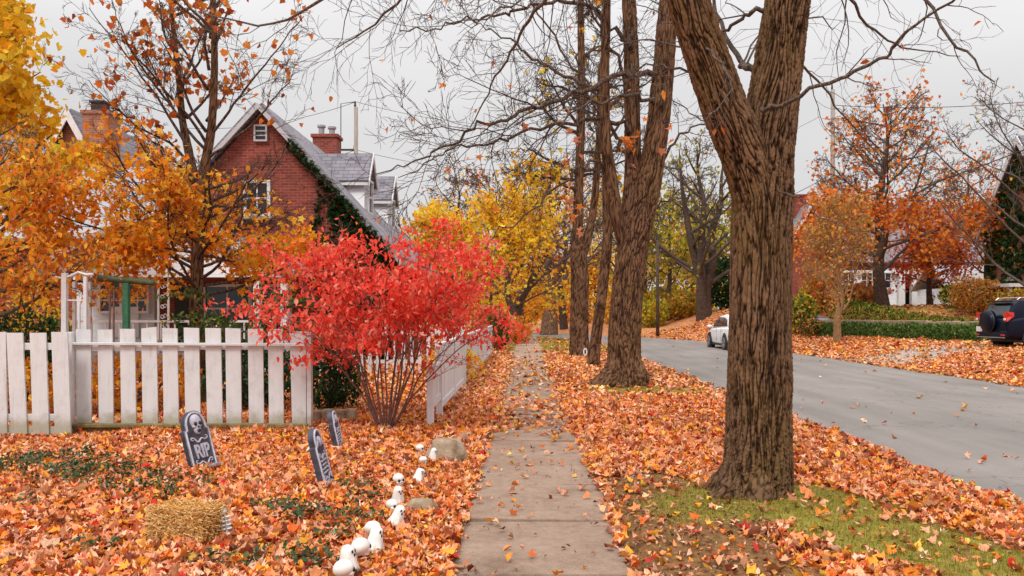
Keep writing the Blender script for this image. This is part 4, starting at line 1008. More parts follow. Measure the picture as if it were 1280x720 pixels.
make_tree('bare_tree', gb(1292, 33), 10.5, .2, 'bare spreading tree at the right edge above the dark car', RUST + YELLOW, 240, .14, 74, spread=.6, t_lo=.2, nl=18, kids=(7, 5, 4), minr=.008, up=.6, cloud=.2)
make_tree('bare_tree', gb(1210, 62), 12, .25, 'bare reddish tree behind the low garage roof', ORRED, 900, .25, 75, spread=.42, t_lo=.2, nl=16, kids=(6, 5, 4), minr=.015, cloud=.4)
make_tree('orange_tree', gb(1235, 44), 6, .18, 'orange brown tree in front of the ivy covered house', BROWN + ORRED, 1500, .2, 76, spread=.5, t_lo=.25, nl=14, kids=(6, 5), lev=2, minr=.011, cloud=.35)
make_tree('spruce', gb(148, 52), 11.5, .2, 'dark spruce top between the brick chimney and the orange maple', DGREEN, 2400, .3, 77, spread=.2, t_lo=.3, nl=40, kids=(6, 4), lev=2, minr=.014, up=.0, cloud=.16, trunk_top=.98)

# clipped hedge, upper ground-cover row, low wall
def row(name, a, b, hh, wd, n, ls, pal, seed, label, cat, z0=0.0):
    R = random.Random(seed); a = Vector(a); b = Vector(b); t = thing(name, Vector((a.x, a.y, gz(a.x, a.y))), label, cat)
    L = (b - a).length; dr = (b - a).normalized(); nr = Vector((-dr.y, dr.x)); cs = []; mb = MB()
    while len(cs) < n:
        s = R.random() * L; p = a + dr * s; k = .92 + .1 * noise.noise(Vector((s * .8, seed, 0))) + .1 * noise.noise(Vector((s * 2.6, seed, 4)))
        th = R.uniform(0, PI); f = R.uniform(.5, 1) ** .5
        o = nr * (math.cos(th) * wd * k * f); z = math.sin(th) ** .7 * hh * k * f if R.random() < .75 else R.random() * hh * .5
        x, y = p.x + o.x, p.y + o.y; cs.append((x, y, gz(x, y) + z0 + z))
    cs = np.array(cs); bpy.data.objects.remove(t)
    o = leaves(name, cs, NR.uniform(ls * .7, ls * 1.3, n), palette(n, pal, jit=.2), 'oval', M['leaf'], origin=(a.x, a.y, gz(a.x, a.y)), tilt='any')
    return tag(o, label, cat)
a = G(1022, 420); b = G(1236, 430)
row('hedge', (a.x, a.y), (b.x + .6, b.y - .5), .82, .42, 5200, .13, [(3, (.07, .17, .03)), (2, (.12, .23, .04)), (1, (.025, .06, .015)), (.9, (.28, .32, .07))], 31, 'long clipped green hedge along the leafy verge, left of the dark car', 'hedge')
nrm = Vector((.841, .541))
row('ground_cover_bed', (a.x + nrm.x * 2.2, a.y + nrm.y * 2.2 + .6), (b.x + nrm.x * 2.2 + .8, b.y + nrm.y * 2.2 - 1.2), 1.05, 1.0, 6200, .15, [(2, (.16, .25, .03)), (2, (.32, .36, .05)), (1, (.03, .05, .015)), (1, (.38, .32, .07)), (.4, (.6, .25, .06))], 32, 'olive green spreading shrubs on the terrace above the clipped hedge', 'shrubs')
t = thing('terrace_wall', Vector((a.x + nrm.x, a.y + nrm.y, gz(a.x, a.y))), 'low stone terrace wall between the hedge and the shrubs above it', 'wall')
mb = MB(); L = (b - a).length; R = random.Random(3); s = -.8
while s < L + .5:
    w = R.uniform(.5, .9); p = a.lerp(b, (s + w / 2) / L); x = p.x + nrm.x * .95; y = p.y + nrm.y * .95
    for k in range(3): mb.box((x, y, gz(p.x, p.y) + .18 + k * .27 + R.gauss(0, .01)), (w * .97, .3, .26), Matrix.Rotation(math.atan2(b.y - a.y, b.x - a.x) + R.gauss(0, .02), 3, 'Z'), bev=.03)
    s += w
mb.build('stones', M['stone'], t)
shrub('ornamental_grass', 1068, 45.5, .85, 1.3, 2200, .22, [(2, (.72, .34, .12)), (2, (.8, .45, .15)), (1, (.6, .24, .08))], 33, 'tan orange ornamental grass left of the large dark trunk', cat='grass clump', shape='kite', tilt='up', stems=4)
shrub('ornamental_grass', 1088, 45.8, .7, 1.1, 1500, .2, [(2, (.72, .34, .12)), (2, (.8, .45, .15)), (1, (.6, .24, .08))], 34, 'shorter tan grass touching the large dark trunk', cat='grass clump', shape='kite', tilt='up', stems=4)
shrub('orange_shrub', 1222, 38, 1.25, 1.75, 2000, .15, BROWN + [(2, (.45, .3, .05))], 35, 'rounded orange shrub on the bank behind the dark car')
shrub('green_shrub', 1196, 40, .85, 1.2, 1100, .15, MGREEN + YGREEN, 36, 'yellow green shrub left of the rounded orange shrub')
shrub('orange_shrub', 1268, 36, 1.1, 1.4, 1300, .15, YGREEN + BROWN, 37, 'yellowish shrub right above the roof of the dark car')
shrub('dark_shrub', 1182, 52, 1.0, 1.6, 900, .2, DGREEN, 38, 'dark shrub against the white house right of the red maple')
shrub('orange_shrub', 1028, 46, 1.3, 2.5, 1200, .2, ORRED + YGREEN, 39, 'rust and green shrub behind the grey utility box')
shrub('brown_shrub', 1015, 42, .9, .9, 700, .15, BROWN + DGREEN, 40, 'low brown shrub at the left end of the hedge')
# ---------------------------------------------------------------- houses
def siding_mat(name, base):
    m, nt, b = new_mat(name); g = N(nt, 'ShaderNodeNewGeometry'); sp = N(nt, 'ShaderNodeSeparateXYZ'); nt.links.new(g.outputs['Position'], sp.inputs[0])
    md = N(nt, 'ShaderNodeMath', operation='MULTIPLY'); md.inputs[1].default_value = 4.6; nt.links.new(sp.outputs['Z'], md.inputs[0])
    fr = N(nt, 'ShaderNodeMath', operation='FRACT'); nt.links.new(md.outputs[0], fr.inputs[0])
    n = noise_tex(nt, worldpos(nt, (.4, .4, 3)), 4, 5); r = ramp(nt, [(.3, tuple(x * .88 for x in base)), (.7, base)]); nt.links.new(n.outputs['Fac'], r.inputs['Fac'])
    nt.links.new(r.outputs['Color'], b.inputs['Base Color']); b.inputs['Roughness'].default_value = .5
    inv = N(nt, 'ShaderNodeMath', operation='SUBTRACT'); inv.inputs[0].default_value = 1; nt.links.new(fr.outputs[0], inv.inputs[1])
    bump(nt, b, inv.outputs[0], 1.0, .09); return m
M['siding'] = siding_mat('white lap siding', (.66, .66, .69))
M['rake'] = plain('grey painted trim', (.45, .45, .47), .6); M['metalroof'] = plain('pale grey roof', (.32, .32, .34), .6)

def poly_obj(name, polys, mat, parent, ext=None):
    mb = MB()
    for p, e in polys: mb.prism(p, e)
    return mb.build(name, mat, parent)
def window(parent, c, w, h, face, nx_=2, ny_=2, frame=.09, sill=True, fm='white2', gm='glass'):
    """face: unit outward normal (axis aligned)"""
    f = Vector(face); s = Vector((-f.y, f.x, 0)); c = Vector(c); u = Vector((0, 0, 1))
    def bx(mb, cc, a, b_, d):
        mb.box(cc, (abs(s.x) * a + abs(f.x) * d, abs(s.y) * a + abs(f.y) * d, b_))
    g = MB(); bx(g, c + f * .02, w, h, .04); win = g.build('window', M[gm], parent)
    fr = MB()
    for sx in (-1, 1): bx(fr, c + s * sx * (w / 2 + frame / 2) + f * .05, frame, h + 2 * frame, .12)
    for sz in (-1, 1): bx(fr, c + u * sz * (h / 2 + frame / 2) + f * .05, w, frame, .116)
    for i in range(1, nx_): bx(fr, c + s * (w * (i / nx_ - .5)) + f * .05, .035, h, .04)
    for i in range(1, ny_): bx(fr, c + u * (h * (i / ny_ - .5)) + f * .055, w, .05 if ny_ == 2 else .035, .05)
    fr.build('frame', M[fm], win)
    if sill:
        sb = MB(); bx(sb, c - u * (h / 2 + frame + .05) + f * .09, w + 2 * frame + .14, .09, .22); sb.build('sill', M['concrete'], win)
    return win
def slope_slab(mb, a, b, c, d, th):
    """roof plane through four corners with thickness"""
    n = (Vector(b) - Vector(a)).cross(Vector(d) - Vector(a)).normalized()
    if n.z < 0: n = -n
    mb.prism([a, b, c, d], n * th)

# --- main brick house with the tall gable
Y0 = 24.0; YE = 34.0; XR = -7.95; ZR = 7.78; K = 1.1; g0 = gz(-8, 24) - .1
hs = thing('brick_house', (XR, Y0, g0), 'red brick house with a steep ivy edged gable and white dormers', 'house')
xl, xr = -11.35, -4.25; zl = ZR - .12 - K * (XR - xl); zr = ZR - .12 - K * (xr - XR)
mb = MB(); mb.prism([(xl, Y0, g0), (xr, Y0, g0), (xr, Y0, zr), (XR, Y0, ZR - .12), (xl, Y0, zl)], (0, YE - Y0, 0)); mb.build('wall', M['brick'], hs)
mb = MB(); ye, yb = Y0 - .28, YE + .28
xe = -3.8; ze = ZR - K * (xe - XR); xf = -11.9; zf = ZR - K * (XR - xf)
slope_slab(mb, (XR, ye, ZR), (XR, yb, ZR), (xe, yb, ze), (xe, ye, ze), .13); slope_slab(mb, (XR, ye, ZR), (XR, yb, ZR), (xf, yb, zf), (xf, ye, zf), .13)
roof = mb.build('roof', M['shingle_y'], hs)
mb = MB()
for x, z in ((xe, ze), (xf, zf)): mb.prism([(XR, ye - .03, ZR + .06), (x, ye - .03, z + .06), (x, ye - .03, z - .1), (XR, ye - .03, ZR - .12)], (0, -.05, 0))
mb.prism([(xe + .02, ye, ze - .2), (xe + .1, ye, ze - .12), (xe + .1, ye, ze + .02), (xe + .02, ye, ze + .02)], (0, yb - ye, 0))
mb.build('rake_board', M['rake'], hs)
mb = MB(); mb.box((XR, 31.9, 8.0), (.95, .75, 1.15)); mb.box((XR, 31.9, 8.62), (1.08, .88, .12)); ch = mb.build('chimney', M['brick'], roof)
for x, hh in ((-.22, .32), (.2, .26)):
    mb = MB(); mb.lathe([(.11, 0), (.12, hh), (.17, hh + .02), (.17, hh + .1), (.05, hh + .14)], (XR + x, 31.9, 8.68), 12); mb.build('chimney_pot', M['metalroof'], roof)
window(hs, (-8.06, Y0, 5.05), .62, .9, (0, -1, 0), 2, 2)
window(hs, (-7.95, Y0, 7.0), .30, .40, (0, -1, 0), 1, 3, .05, False, fm='rake')
for k, (ya, wd) in enumerate(((25.9, 1.25), (30.3, 1.35))):
    zt, zeave = 6.85, 6.02; yc = ya + wd / 2; xf_ = -5.25
    xr0 = XR + (ZR - zt) / K - .1; xr1 = XR + (ZR - zeave) / K - .1; zb = ZR - K * (xf_ - XR) - .1
    mb = MB(); mb.prism([(xf_, ya, zb), (xf_, ya + wd, zb), (xf_, ya + wd, zeave), (xf_, yc, zt - .08), (xf_, ya, zeave)], (-2.3, 0, 0)); dm_ = mb.build('dormer', M['siding'], hs)
    mb = MB(); o = .14
    for sy in (-1, 1):
        e = yc + sy * (wd / 2 + o); zz = zeave - (zt - zeave) * o / (wd / 2)
        slope_slab(mb, (xf_ + .16, yc, zt), (xr0 - .2, yc, zt), (xr1 - .5, e, zz), (xf_ + .16, e, zz), .08)
    mb.build('dormer_roof', M['shingle_x'], dm_)
    mb = MB()
    for sy in (-1, 1):
        e = yc + sy * (wd / 2 + o); zz = zeave - (zt - zeave) * o / (wd / 2)
        mb.prism([(xf_ + .165, yc, zt + .07), (xf_ + .165, e, zz + .07), (xf_ + .165, e, zz - .1), (xf_ + .165, yc, zt - .12)], (.04, 0, 0))
        mb.box(((xf_ + xr1) / 2 - .1, e, zz - .045), (xf_ - xr1 + .5, .04, .11))
    mb.build('dormer_trim', M['white2'], dm_)
    window(dm_.parent, (xf_ + .001, yc, (zb + zeave) / 2 + .08), .62, 1.0, (1, 0, 0), 1, 2, .07, False)
# side wing and enclosed white porch
mb = MB(); mb.box((-14.2, 28.4, (g0 + 3.9) / 2), (5.6, 6.2, 3.9 - g0)); mb.build('wing_wall', M['brick'], hs)
mb = MB(); slope_slab(mb, (-17.3, 28.4, 6.7), (-9.6, 28.4, 6.7), (-11.35, 24.9, 3.85), (-17.3, 24.9, 3.85), .12); slope_slab(mb, (-17.3, 28.4, 6.7), (-9.6, 28.4, 6.7), (-11.35, 31.9, 3.85), (-17.3, 31.9, 3.85), .12); mb.build('wing_roof', M['metalroof'], hs)
mb = MB(); mb.box((-12.2, 23.9, (g0 + 2.7) / 2), (2.4, .5, 2.7 - g0)); sw = mb.build('sunroom', M['siding'], hs)
for px in (139, 172.5):
    window(hs, ((px - 658) * .02362, 23.65, 2.15), .56, .95, (0, -1, 0), 2, 3, .07, False)
mb = MB(); mb.box((-11.85, 23.62, 1.35), (.82, .05, .9)); mb.build('door_panel', M['white2'], hs)
# porch
px0, px1, pz, pk = -12.9, -6.2, 2.78, 4.25; pc = -9.5; yf = 20.7
mb = MB(); mb.box(((px0 + px1) / 2, (yf + Y0) / 2, .33), (px1 - px0 - .2, Y0 - yf - .02, .5)); por = mb.build('porch', M['concrete'], hs)
mb = MB(); slope_slab(mb, (pc, yf - .2, pk), (pc, Y0 - .01, pk), (px0 - .25, Y0 - .01, pz - .12), (px0 - .25, yf - .2, pz - .12), .1); slope_slab(mb, (pc, yf - .2, pk), (pc, Y0 - .01, pk), (px1 + .25, Y0 - .01, pz - .12), (px1 + .25, yf - .2, pz - .12), .1); mb.build('porch_roof', M['shingle_y'], por)
mb = MB(); mb.prism([(px0, yf, pz), (px1, yf, pz), (pc, yf, pk - .08)], (0, .12, 0)); mb.box(((px0 + px1) / 2, yf + .05, pz - .12), (px1 - px0, .2, .24)); 
for x in (px0 - .25, px1 + .25): mb.prism([(pc, yf - .23, pk + .09), (x, yf - .23, pz - .03), (x, yf - .23, pz - .22), (pc, yf - .23, pk - .1)], (0, .03, 0))
mb.build('pediment', M['siding'], por)
mb = MB(); mb.box(((px0 + px1) / 2, (yf + Y0) / 2, pz - .02), (px1 - px0 - .1, Y0 - yf - .3, .04)); mb.build('porch_ceiling', M['white2'], por)
for px in (322, 356):
    x = (px - 658) * .0208; mb = MB(); mb.box((x, yf + .06, 1.6), (.16, .16, 2.1), bev=.01); mb.box((x, yf + .06, .66), (.22, .22, .14)); mb.build('column', M['white2'], por)
# open ironwork post
mb = MB(); xa, xb = (199 - 658) * .0208, (211.5 - 658) * .0208
for x in (xa, xb): mb.box((x, yf + .06, 1.6), (.045, .045, 2.1))
for z in np.arange(.75, 2.6, .26):
    for sg in (-1, 1):
        cx_ = (xa + xb) / 2; pts = [Vector((cx_ + sg * .035 + .055 * math.cos(w) * (1 - w / 9), yf + .06, z + .07 * math.sin(w) * (1 - w / 9) * sg)) for w in np.arange(0, 6.4, .5)]
        mb.tube(pts, .012, 5)
mb.build('iron_post', M['iron'], por)
for px, w, z, h in ((285, 1.3, 1.75, 1.3), (345, .8, 1.75, 1.3)):
    window(hs, ((px - 658) * .024, Y0, z), w, h, (0, -1, 0), 2, 2, .08, True)
mb = MB(); mb.box(((238 - 658) * .024, Y0 - .02, 1.5), (.9, .05, 2.0)); mb.build('door', M['black'], hs)  # black panel standing in for the deep shadow on the porch's brick wall
mb = MB()
for k in range(16): mb.box((-12.0 + k * .36, yf + .06, 1.0), (.035, .035, .75))
mb.box((-9.3, yf + .06, 1.4), (5.5, .07, .06)); mb.box((-9.3, yf + .06, .66), (5.5, .06, .05)); mb.build('railing', M['white2'], por)

# ivy on the gable
R = random.Random(9); mb = MB(); pts = []
org = Vector((-4.9, Y0 - .02, g0)); iv = thing('climbing_ivy', org, 'dark green ivy climbing the right edge of the brick gable', 'ivy')
for k in range(26):
    x = R.uniform(-6.3, -4.35); p = Vector((R.uniform(-5.6, -4.4), Y0 - .03, g0)); path = [p.copy()]
    zt = min(ZR - .3 - K * (x - XR), R.uniform(3.2, 6.4))
    for i in range(10): path.append(Vector((p.x + (x - p.x) * (i + 1) / 10 + R.gauss(0, .06), Y0 - .03, g0 + (zt - g0) * (i + 1) / 10)))
    mb.tube(path, .012, 4, cap=False)
n = 0
while n < 5200:
    x = R.uniform(-7.4, -3.9); z = R.uniform(g0, 7.2); top = ZR - .2 - K * (x - XR)
    if z > top: continue
    d = x - (-5.9 + .28 * noise.noise(Vector((0, z * 1.1, 3))) - .0 * z)
    edge = top - z
    dens = ss((d + .45) / .9 + .5 * noise.noise(Vector((x * 1.8, z * 1.8, 0)))) * (1 if z < 5.0 else .85)
    col_ = .55 * (1 - ss(abs(x + 6.25 + .1 * math.sin(z * 2)) / .16)) * (1 if z < 5.1 else 0)
    e2 = .9 * (1 - ss(edge / .22)) * (1 if x > -7.2 else 0)
    if R.random() < max(dens, col_, e2): pts.append((x, Y0 - .04 - abs(R.gauss(0, .05)), z)); n += 1
n = 0
while n < 350:   # creeping over the rake board
    x = R.uniform(-7.0, -3.9); z = ZR - K * (x - XR) + R.uniform(-.18, .08)
    pts.append((x, Y0 - .42 - R.random() * .03, z)); n += 1
mb.build('stems', M['bark_dark'], iv); c = np.array(pts)
leaves('foliage', c, NR.uniform(.09, .17, len(c)), palette(len(c), DGREEN + [(.8, (.05, .11, .045)), (.25, (.3, .08, .03))], jit=.2), 'maple', M['leaf'], parent=iv, tilt='hang', spread=.35)

# --- neighbour at the far left
YN = 32.0; nb = thing('brown_brick_house', ((90 - 658) * YN / 1000, YN, 0), 'brown brick house with a tall chimney at the far left, half hidden by orange leaves', 'house')
xp = (90 - 658) * YN / 1000; zp = H + 252 * YN / 1000
mb = MB(); mb.prism([(xp - 3.2, YN, -.2), (xp + 3.2, YN, -.2), (xp + 3.2, YN, zp - 6), (xp, YN, zp - .1), (xp - 3.2, YN, zp - 6)], (0, 8, 0)); mb.box((xp - 6.6, YN + 4.5, 3), (6.4, 7, 6.4)); mb.build('wall', M['brick_old'], nb)
mb = MB(); kk = 1.85
for sx in (-1, 1): slope_slab(mb, (xp, YN - .3, zp), (xp, YN + 8.3, zp), (xp + sx * 3.6, YN + 8.3, zp - kk * 3.6), (xp + sx * 3.6, YN - .3, zp - kk * 3.6), .14)
slope_slab(mb, (xp - 10.2, YN + 4.5, zp + .3), (xp + .1, YN + 4.5, zp + .3), (xp - 1.5, YN + .7, 6.1), (xp - 10.2, YN + .7, 6.1), .14)
rf = mb.build('roof', M['shingle_x'], nb)
mb = MB()
for sx in (-1, 1): mb.prism([(xp, YN - .33, zp + .1), (xp + sx * 3.6, YN - .33, zp - kk * 3.6 + .1), (xp + sx * 3.6, YN - .33, zp - kk * 3.6 - .35), (xp, YN - .33, zp - .4)], (0, -.06, 0))
mb.build('rake_board', M['white2'], nb)
xc = (121 - 658) * .0308; mb = MB(); mb.box((xc, YN - .85, 4.6), (1.0, .9, 9.4)); mb.box((xc, YN - .85, 9.34), (1.12, 1.02, .14)); mb.build('chimney', M['brick_old'], nb)
mb = MB(); mb.box((xc - .05, YN - .85, 9.58), (.5, .45, .34)); mb.box((xc - .05, YN - .85, 9.8), (.6, .55, .08)); mb.build('chimney_cap', M['black'], nb)
for x, z in ((xp - .6, 6.4), (xp - .6, 2.2), (xp + 1.9, 2.2)): window(nb, (x, YN, z), .8, 1.4, (0, -1, 0), 2, 2)

# --- brick and white house across the road
YH = 58.0; X0 = (1000 - 658) * .058; gh = gz(24, 56) - .2
h2 = thing('white_house', (X0 + 5, YH, gh), 'brick gabled house with white siding and white entrance columns across the road', 'house')
xa, xb = X0 - .3, X0 + 13.0; zr2 = H + .058 * 140
mb = MB(); mb.prism([(xa, YH - 1, gh), (xa, YH + 6, gh), (xa, YH + 6, 5.6), (xa, YH + 2.5, zr2 - .3), (xa, YH - 1, 5.6)], (xb - xa, 0, 0)); mb.build('wall', M['brick'], h2)
mb = MB(); slope_slab(mb, (xa - .3, YH + 2.5, zr2), (xb + .3, YH + 2.5, zr2), (xb + .3, YH - 1.5, 5.15), (xa - .3, YH - 1.5, 5.15), .15); slope_slab(mb, (xa - .3, YH + 2.5, zr2), (xb + .3, YH + 2.5, zr2), (xb + .3, YH + 6.5, 5.15), (xa - .3, YH + 6.5, 5.15), .15); rf = mb.build('roof', M['shingle_x'], h2)
mb = MB()
xg = (1012 - 658) * .0555
mb.prism([(xg - 1.6, 55.5, gh), (xg + 1.6, 55.5, gh), (xg + 1.6, 55.5, 6.0), (xg, 55.5, 9.0), (xg - 1.6, 55.5, 6.0)], (0, 3.0, 0)); mb.build('front_gable', M['brick'], h2)
mb = MB()
for sx in (-1, 1): slope_slab(mb, (xg, 55.2, 9.15), (xg, 59, 9.15), (xg + sx * 1.95, 59, 5.55), (xg + sx * 1.95, 55.2, 5.55), .12)
mb.build('gable_roof', M['shingle_y'], h2)
mb = MB()
for sx in (-1, 1): mb.prism([(xg, 55.18, 9.25), (xg + sx * 1.95, 55.18, 5.65), (xg + sx * 1.95, 55.18, 5.3), (xg, 55.18, 8.85)], (0, -.05, 0))
mb.build('rake_board', M['white2'], h2)
mb = MB(); mb.box((xg - .15, 57.2, 9.0), (.8, .8, 1.9)); mb.box((xg - .15, 57.2, 10.0), (.95, .95, .14)); mb.build('chimney', M['brick'], h2)
mb = MB(); mb.box(((1085 - 658) * .0555, 56.2, (gh + 4.6) / 2), (4.0, 1.4, 4.6 - gh)); mb.build('siding_bay', M['siding'], h2)
window(h2, ((1083 - 658) * .0555, 55.5, 3.9), .7, 1.0, (0, -1, 0), 2, 2); window(h2, ((1106 - 658) * .0555, 55.5, 3.9), .7, 1.0, (0, -1, 0), 2, 2); window(h2, ((1060 - 658) * .0555, 55.5, 3.9), .7, 1.0, (0, -1, 0), 2, 2)
for px in (1127, 1143):
    mb = MB(); mb.box(((px - 658) * .0553, 55.4, (gh + 4.4) / 2), (.42, .42, 4.4 - gh), bev=.03); mb.build('column', M['white2'], h2)
mb = MB(); mb.box(((1135 - 658) * .0553, 56.3, 4.55), (2.2, 2.2, .4)); mb.build('entrance_roof', M['white2'], h2)
mb = MB(); mb.box(((1135 - 658) * .0565, 56.94, 3.2), (1.0, .1, 2.2)); d_ = mb.build('door', M['black'], h2)
mb = MB(); mb.box(((1175 - 658) * .056, 56.4, (gh + 4.2) / 2), (3.4, 1.2, 4.2 - gh)); mb.build('siding_bay', M['siding'], h2)
window(h2, ((1180 - 658) * .0557, 55.8, 3.7), 1.8, .9, (0, -1, 0), 3, 2)

xg = (1222 - 658) * .05; gg = gz(xg, 50) - .2
ga = thing('garage', (xg, 50, gg), 'low garage with a pale grey roof between the white house and the ivy covered house', 'garage')
mb = MB(); mb.box((xg, 52, (gg + 3.2) / 2), (3.6, 4, 3.2 - gg)); mb.build('wall', M['siding'], ga)
mb = MB(); slope_slab(mb, (xg - 2.1, 52, 4.7), (xg + 2.1, 52, 4.7), (xg + 2.1, 49.7, 3.1), (xg - 2.1, 49.7, 3.1), .1); slope_slab(mb, (xg - 2.1, 52, 4.7), (xg + 2.1, 52, 4.7), (xg + 2.1, 54.3, 3.1), (xg - 2.1, 54.3, 3.1), .1); mb.build('roof', M['metalroof'], ga)
mb = MB(); mb.box((xg + .2, 49.97, gg + 1.25), (2.4, .06, 2.1)); mb.build('door', M['white2'], ga)

# --- ivy covered house at the right edge
gh = gz(25, 38) - .3
h3 = thing('ivy_house', (24.4, 38.6, gh), 'dark ivy covered house with a steep gable at the right edge', 'house')
mb = MB(); mb.prism([(24, 35.6, gh), (24, 41.6, gh), (24, 41.6, 6.0), (24, 38.6, 9.85), (24, 35.6, 6.0)], (10, 0, 0)); mb.build('wall', M['brick_old'], h3)
mb = MB()
for sy in (-1, 1): slope_slab(mb, (23.7, 38.6, 10.1), (34.3, 38.6, 10.1), (34.3, 38.6 + sy * 3.4, 5.7), (23.7, 38.6 + sy * 3.4, 5.7), .14)
mb.build('roof', M['shingle_x'], h3)
mb = MB()
for sy in (-1, 1): mb.prism([(23.67, 38.6, 10.2), (23.67, 38.6 + sy * 3.4, 5.8), (23.67, 38.6 + sy * 3.4, 5.45), (23.67, 38.6, 9.8)], (-.06, 0, 0))
mb.build('rake_board', M['white2'], h3)
window(h3, (24.0, 39.6, 4.0), .8, 1.2, (-1, 0, 0), 2, 2, .1, True); window(h3, (24.0, 37.2, 4.0), .8, 1.2, (-1, 0, 0), 2, 2, .1, True)
mb = MB(); mb.box((22.9, 38.8, 2.9), (2.0, 5.0, .16)); mb.build('porch_roof', M['white2'], h3)
for y in (36.5, 38.8, 41.1):
    mb = MB(); mb.box((22.05, y, (gh + 2.82) / 2), (.14, .14, 2.82 - gh)); mb.build('porch_post', M['white2'], h3)
iv = thing('climbing_ivy', (23.95, 38.6, gh), 'dark and rust ivy covering the steep gable at the right edge', 'ivy'); pts = []; mb = MB(); R = random.Random(4)
while len(pts) < 3200:
    y = R.uniform(35.6, 41.6); z = R.uniform(gh + .3, 9.8)
    if z > 9.7 - 1.28 * abs(y - 38.6): continue
    if noise.noise(Vector((y * .9, z * .9, 2))) < -.25: continue
    pts.append((23.95 - abs(R.gauss(0, .09)), y, z))
for k in range(16):
    y = R.uniform(36, 41.3); mb.tube([(23.96, y, gh + .1), (23.95, y + R.gauss(0, .3), gh + 2), (23.95, y + R.gauss(0, .5), min(8, 9.0 - 1.28 * abs(y - 38.6)))], .02, 4)
mb.build('stems', M['bark_dark'], iv)
leaves('foliage', np.array(pts), NR.uniform(.16, .3, len(pts)), palette(len(pts), DGREEN + [(1.2, (.4, .18, .04)), (.8, (.12, .14, .03))], jit=.2), 'maple', M['leaf'], parent=iv, tilt='hang')
# ---------------------------------------------------------------- fences
R = random.Random(2)
YG = 10.5
def picket(mb, px, zb, zt, w, Y, lean=0.0, slant=0.0, th=.024):
    x = (px - 658) * Y / 1000; h = w / 2; a = lean
    mb.prism([(x - h - a, Y, zb), (x + h - a, Y, zb), (x + h, Y, zt - slant), (x - h, Y, zt)], (0, th, 0))
ft = thing('picket_fence', (-4.4, YG, .05), 'white picket fence panel with mossy bottom timber and wide flat pickets, nearest the tombstones', 'fence')
for px, top in ((104, 412.5), (131, 413), (159, 412), (186, 411.5), (212, 411), (239, 410.5), (266, 411), (291, 411), (319, 412), (344, 413), (371, 414)):
    mb = MB(); picket(mb, px, .15 + R.gauss(0, .006), H - (top - 392) * YG / 1000 + .01, .197 + R.gauss(0, .004), YG, R.gauss(0, .012) - .012, R.gauss(.004, .008)); mb.build('picket', M['white'], ft)
mb = MB(); mb.box(((238 - 658) * YG / 1000, YG - .035, 1.2), (3.04, .045, .035), Matrix.Rotation(.006, 3, 'Y'), bev=.005); mb.box(((238 - 658) * YG / 1000, YG + .05, 1.17), (3.0, .04, .09)); mb.build('rail', M['white'], ft)
mb = MB(); mb.box(((240 - 658) * YG / 1000, YG + .01, .135), (3.06, .17, .05), bev=.012); mb.box(((243 - 658) * YG / 1000, YG + .03, .05), (2.95, .09, .11), bev=.012); mb.build('bottom_timber', M['mossy'], ft)
for px, w, zb in ((88, .115, -.08), (379.5, .075, .02), (386.5, .06, .02)):
    mb = MB(); mb.box(((px - 658) * YG / 1000, YG + .03 - .05 * (px < 100), (1.36 + zb) / 2), (w, .09, 1.36 - zb), bev=.008); mb.build('post', M['white'], ft)
fl = thing('picket_fence', (-7, 10.2, -.02), 'white picket fence panel at the far left edge with taller leaning pickets', 'fence')
YL = 10.2
for px, top, ln in ((74, 415, .05), (47, 416, .045), (18, 416, .065), (-3, 415, .02), (-30, 416, .03), (-58, 416, .03), (-86, 416, .03), (-114, 416, .03)):
    mb = MB(); picket(mb, px, -.06, H - (top - 392) * YL / 1000, .205, YL, -ln, .0); mb.build('picket', M['white'], fl)
for z, d in ((1.18, .04), (.27, .05), (.11, .05)):
    mb = MB(); mb.box(((-20 - 658) * YL / 1000, YL + .05, z), (2.1, d, .09), bev=.005); mb.build('rail', M['white'], fl)

fs = thing('board_fence', (-1.33, 12, .05), 'low solid white board fence running along the left of the walk', 'fence')
XF = -1.33; y = 11.05; k = 0
while y < 30:
    ln = 1.15 if k == 0 else 2.35; zt = .80 if k == 0 else 1.09; zb = .26 if k == 0 else .12
    g = gz(XF, y)
    mb = MB(); yy = y + .09
    while yy < y + ln - .02:
        w = min(.145, y + ln - yy); mb.box((XF + R.gauss(0, .002), yy + w / 2, g + (zt + zb) / 2), (.022, w - .008, zt - zb)); yy += .15
    mb.box((XF + .005, y + ln / 2, g + zb + .05), (.05, ln, .10)); mb.box((XF, y + ln / 2, g + zt + .015), (.07, ln, .035)); mb.box((XF + .004, y + ln / 2, g + zt - .1), (.045, ln, .07))
    mb.build('panel', M['white2'], fs)
    mb = MB(); mb.box((XF, y + .03, g + (zt - .1) / 2 + .02), (.095, .095, zt + .06), bev=.008); mb.build('post', M['white2'], fs)
    y += ln; k += 1
t = thing('picket_fence', (-3.8, 20, .1), 'distant white picket fence crossing the yard behind the red bush', 'fence')
for i in range(20):
    x = -5.6 + i * .21; mb = MB(); z = gz(x, 20)
    mb.prism([(x - .045, 20, z + .05), (x + .045, 20, z + .05), (x + .045, 20, z + 1.2), (x, 20, z + 1.29), (x - .045, 20, z + 1.2)], (0, .02, 0)); mb.build('picket', M['white2'], t)
mb = MB(); mb.box((-3.6, 20.04, 1.1), (4.1, .04, .09)); mb.box((-3.6, 20.04, .4), (4.1, .04, .09)); mb.build('rail', M['white2'], t)

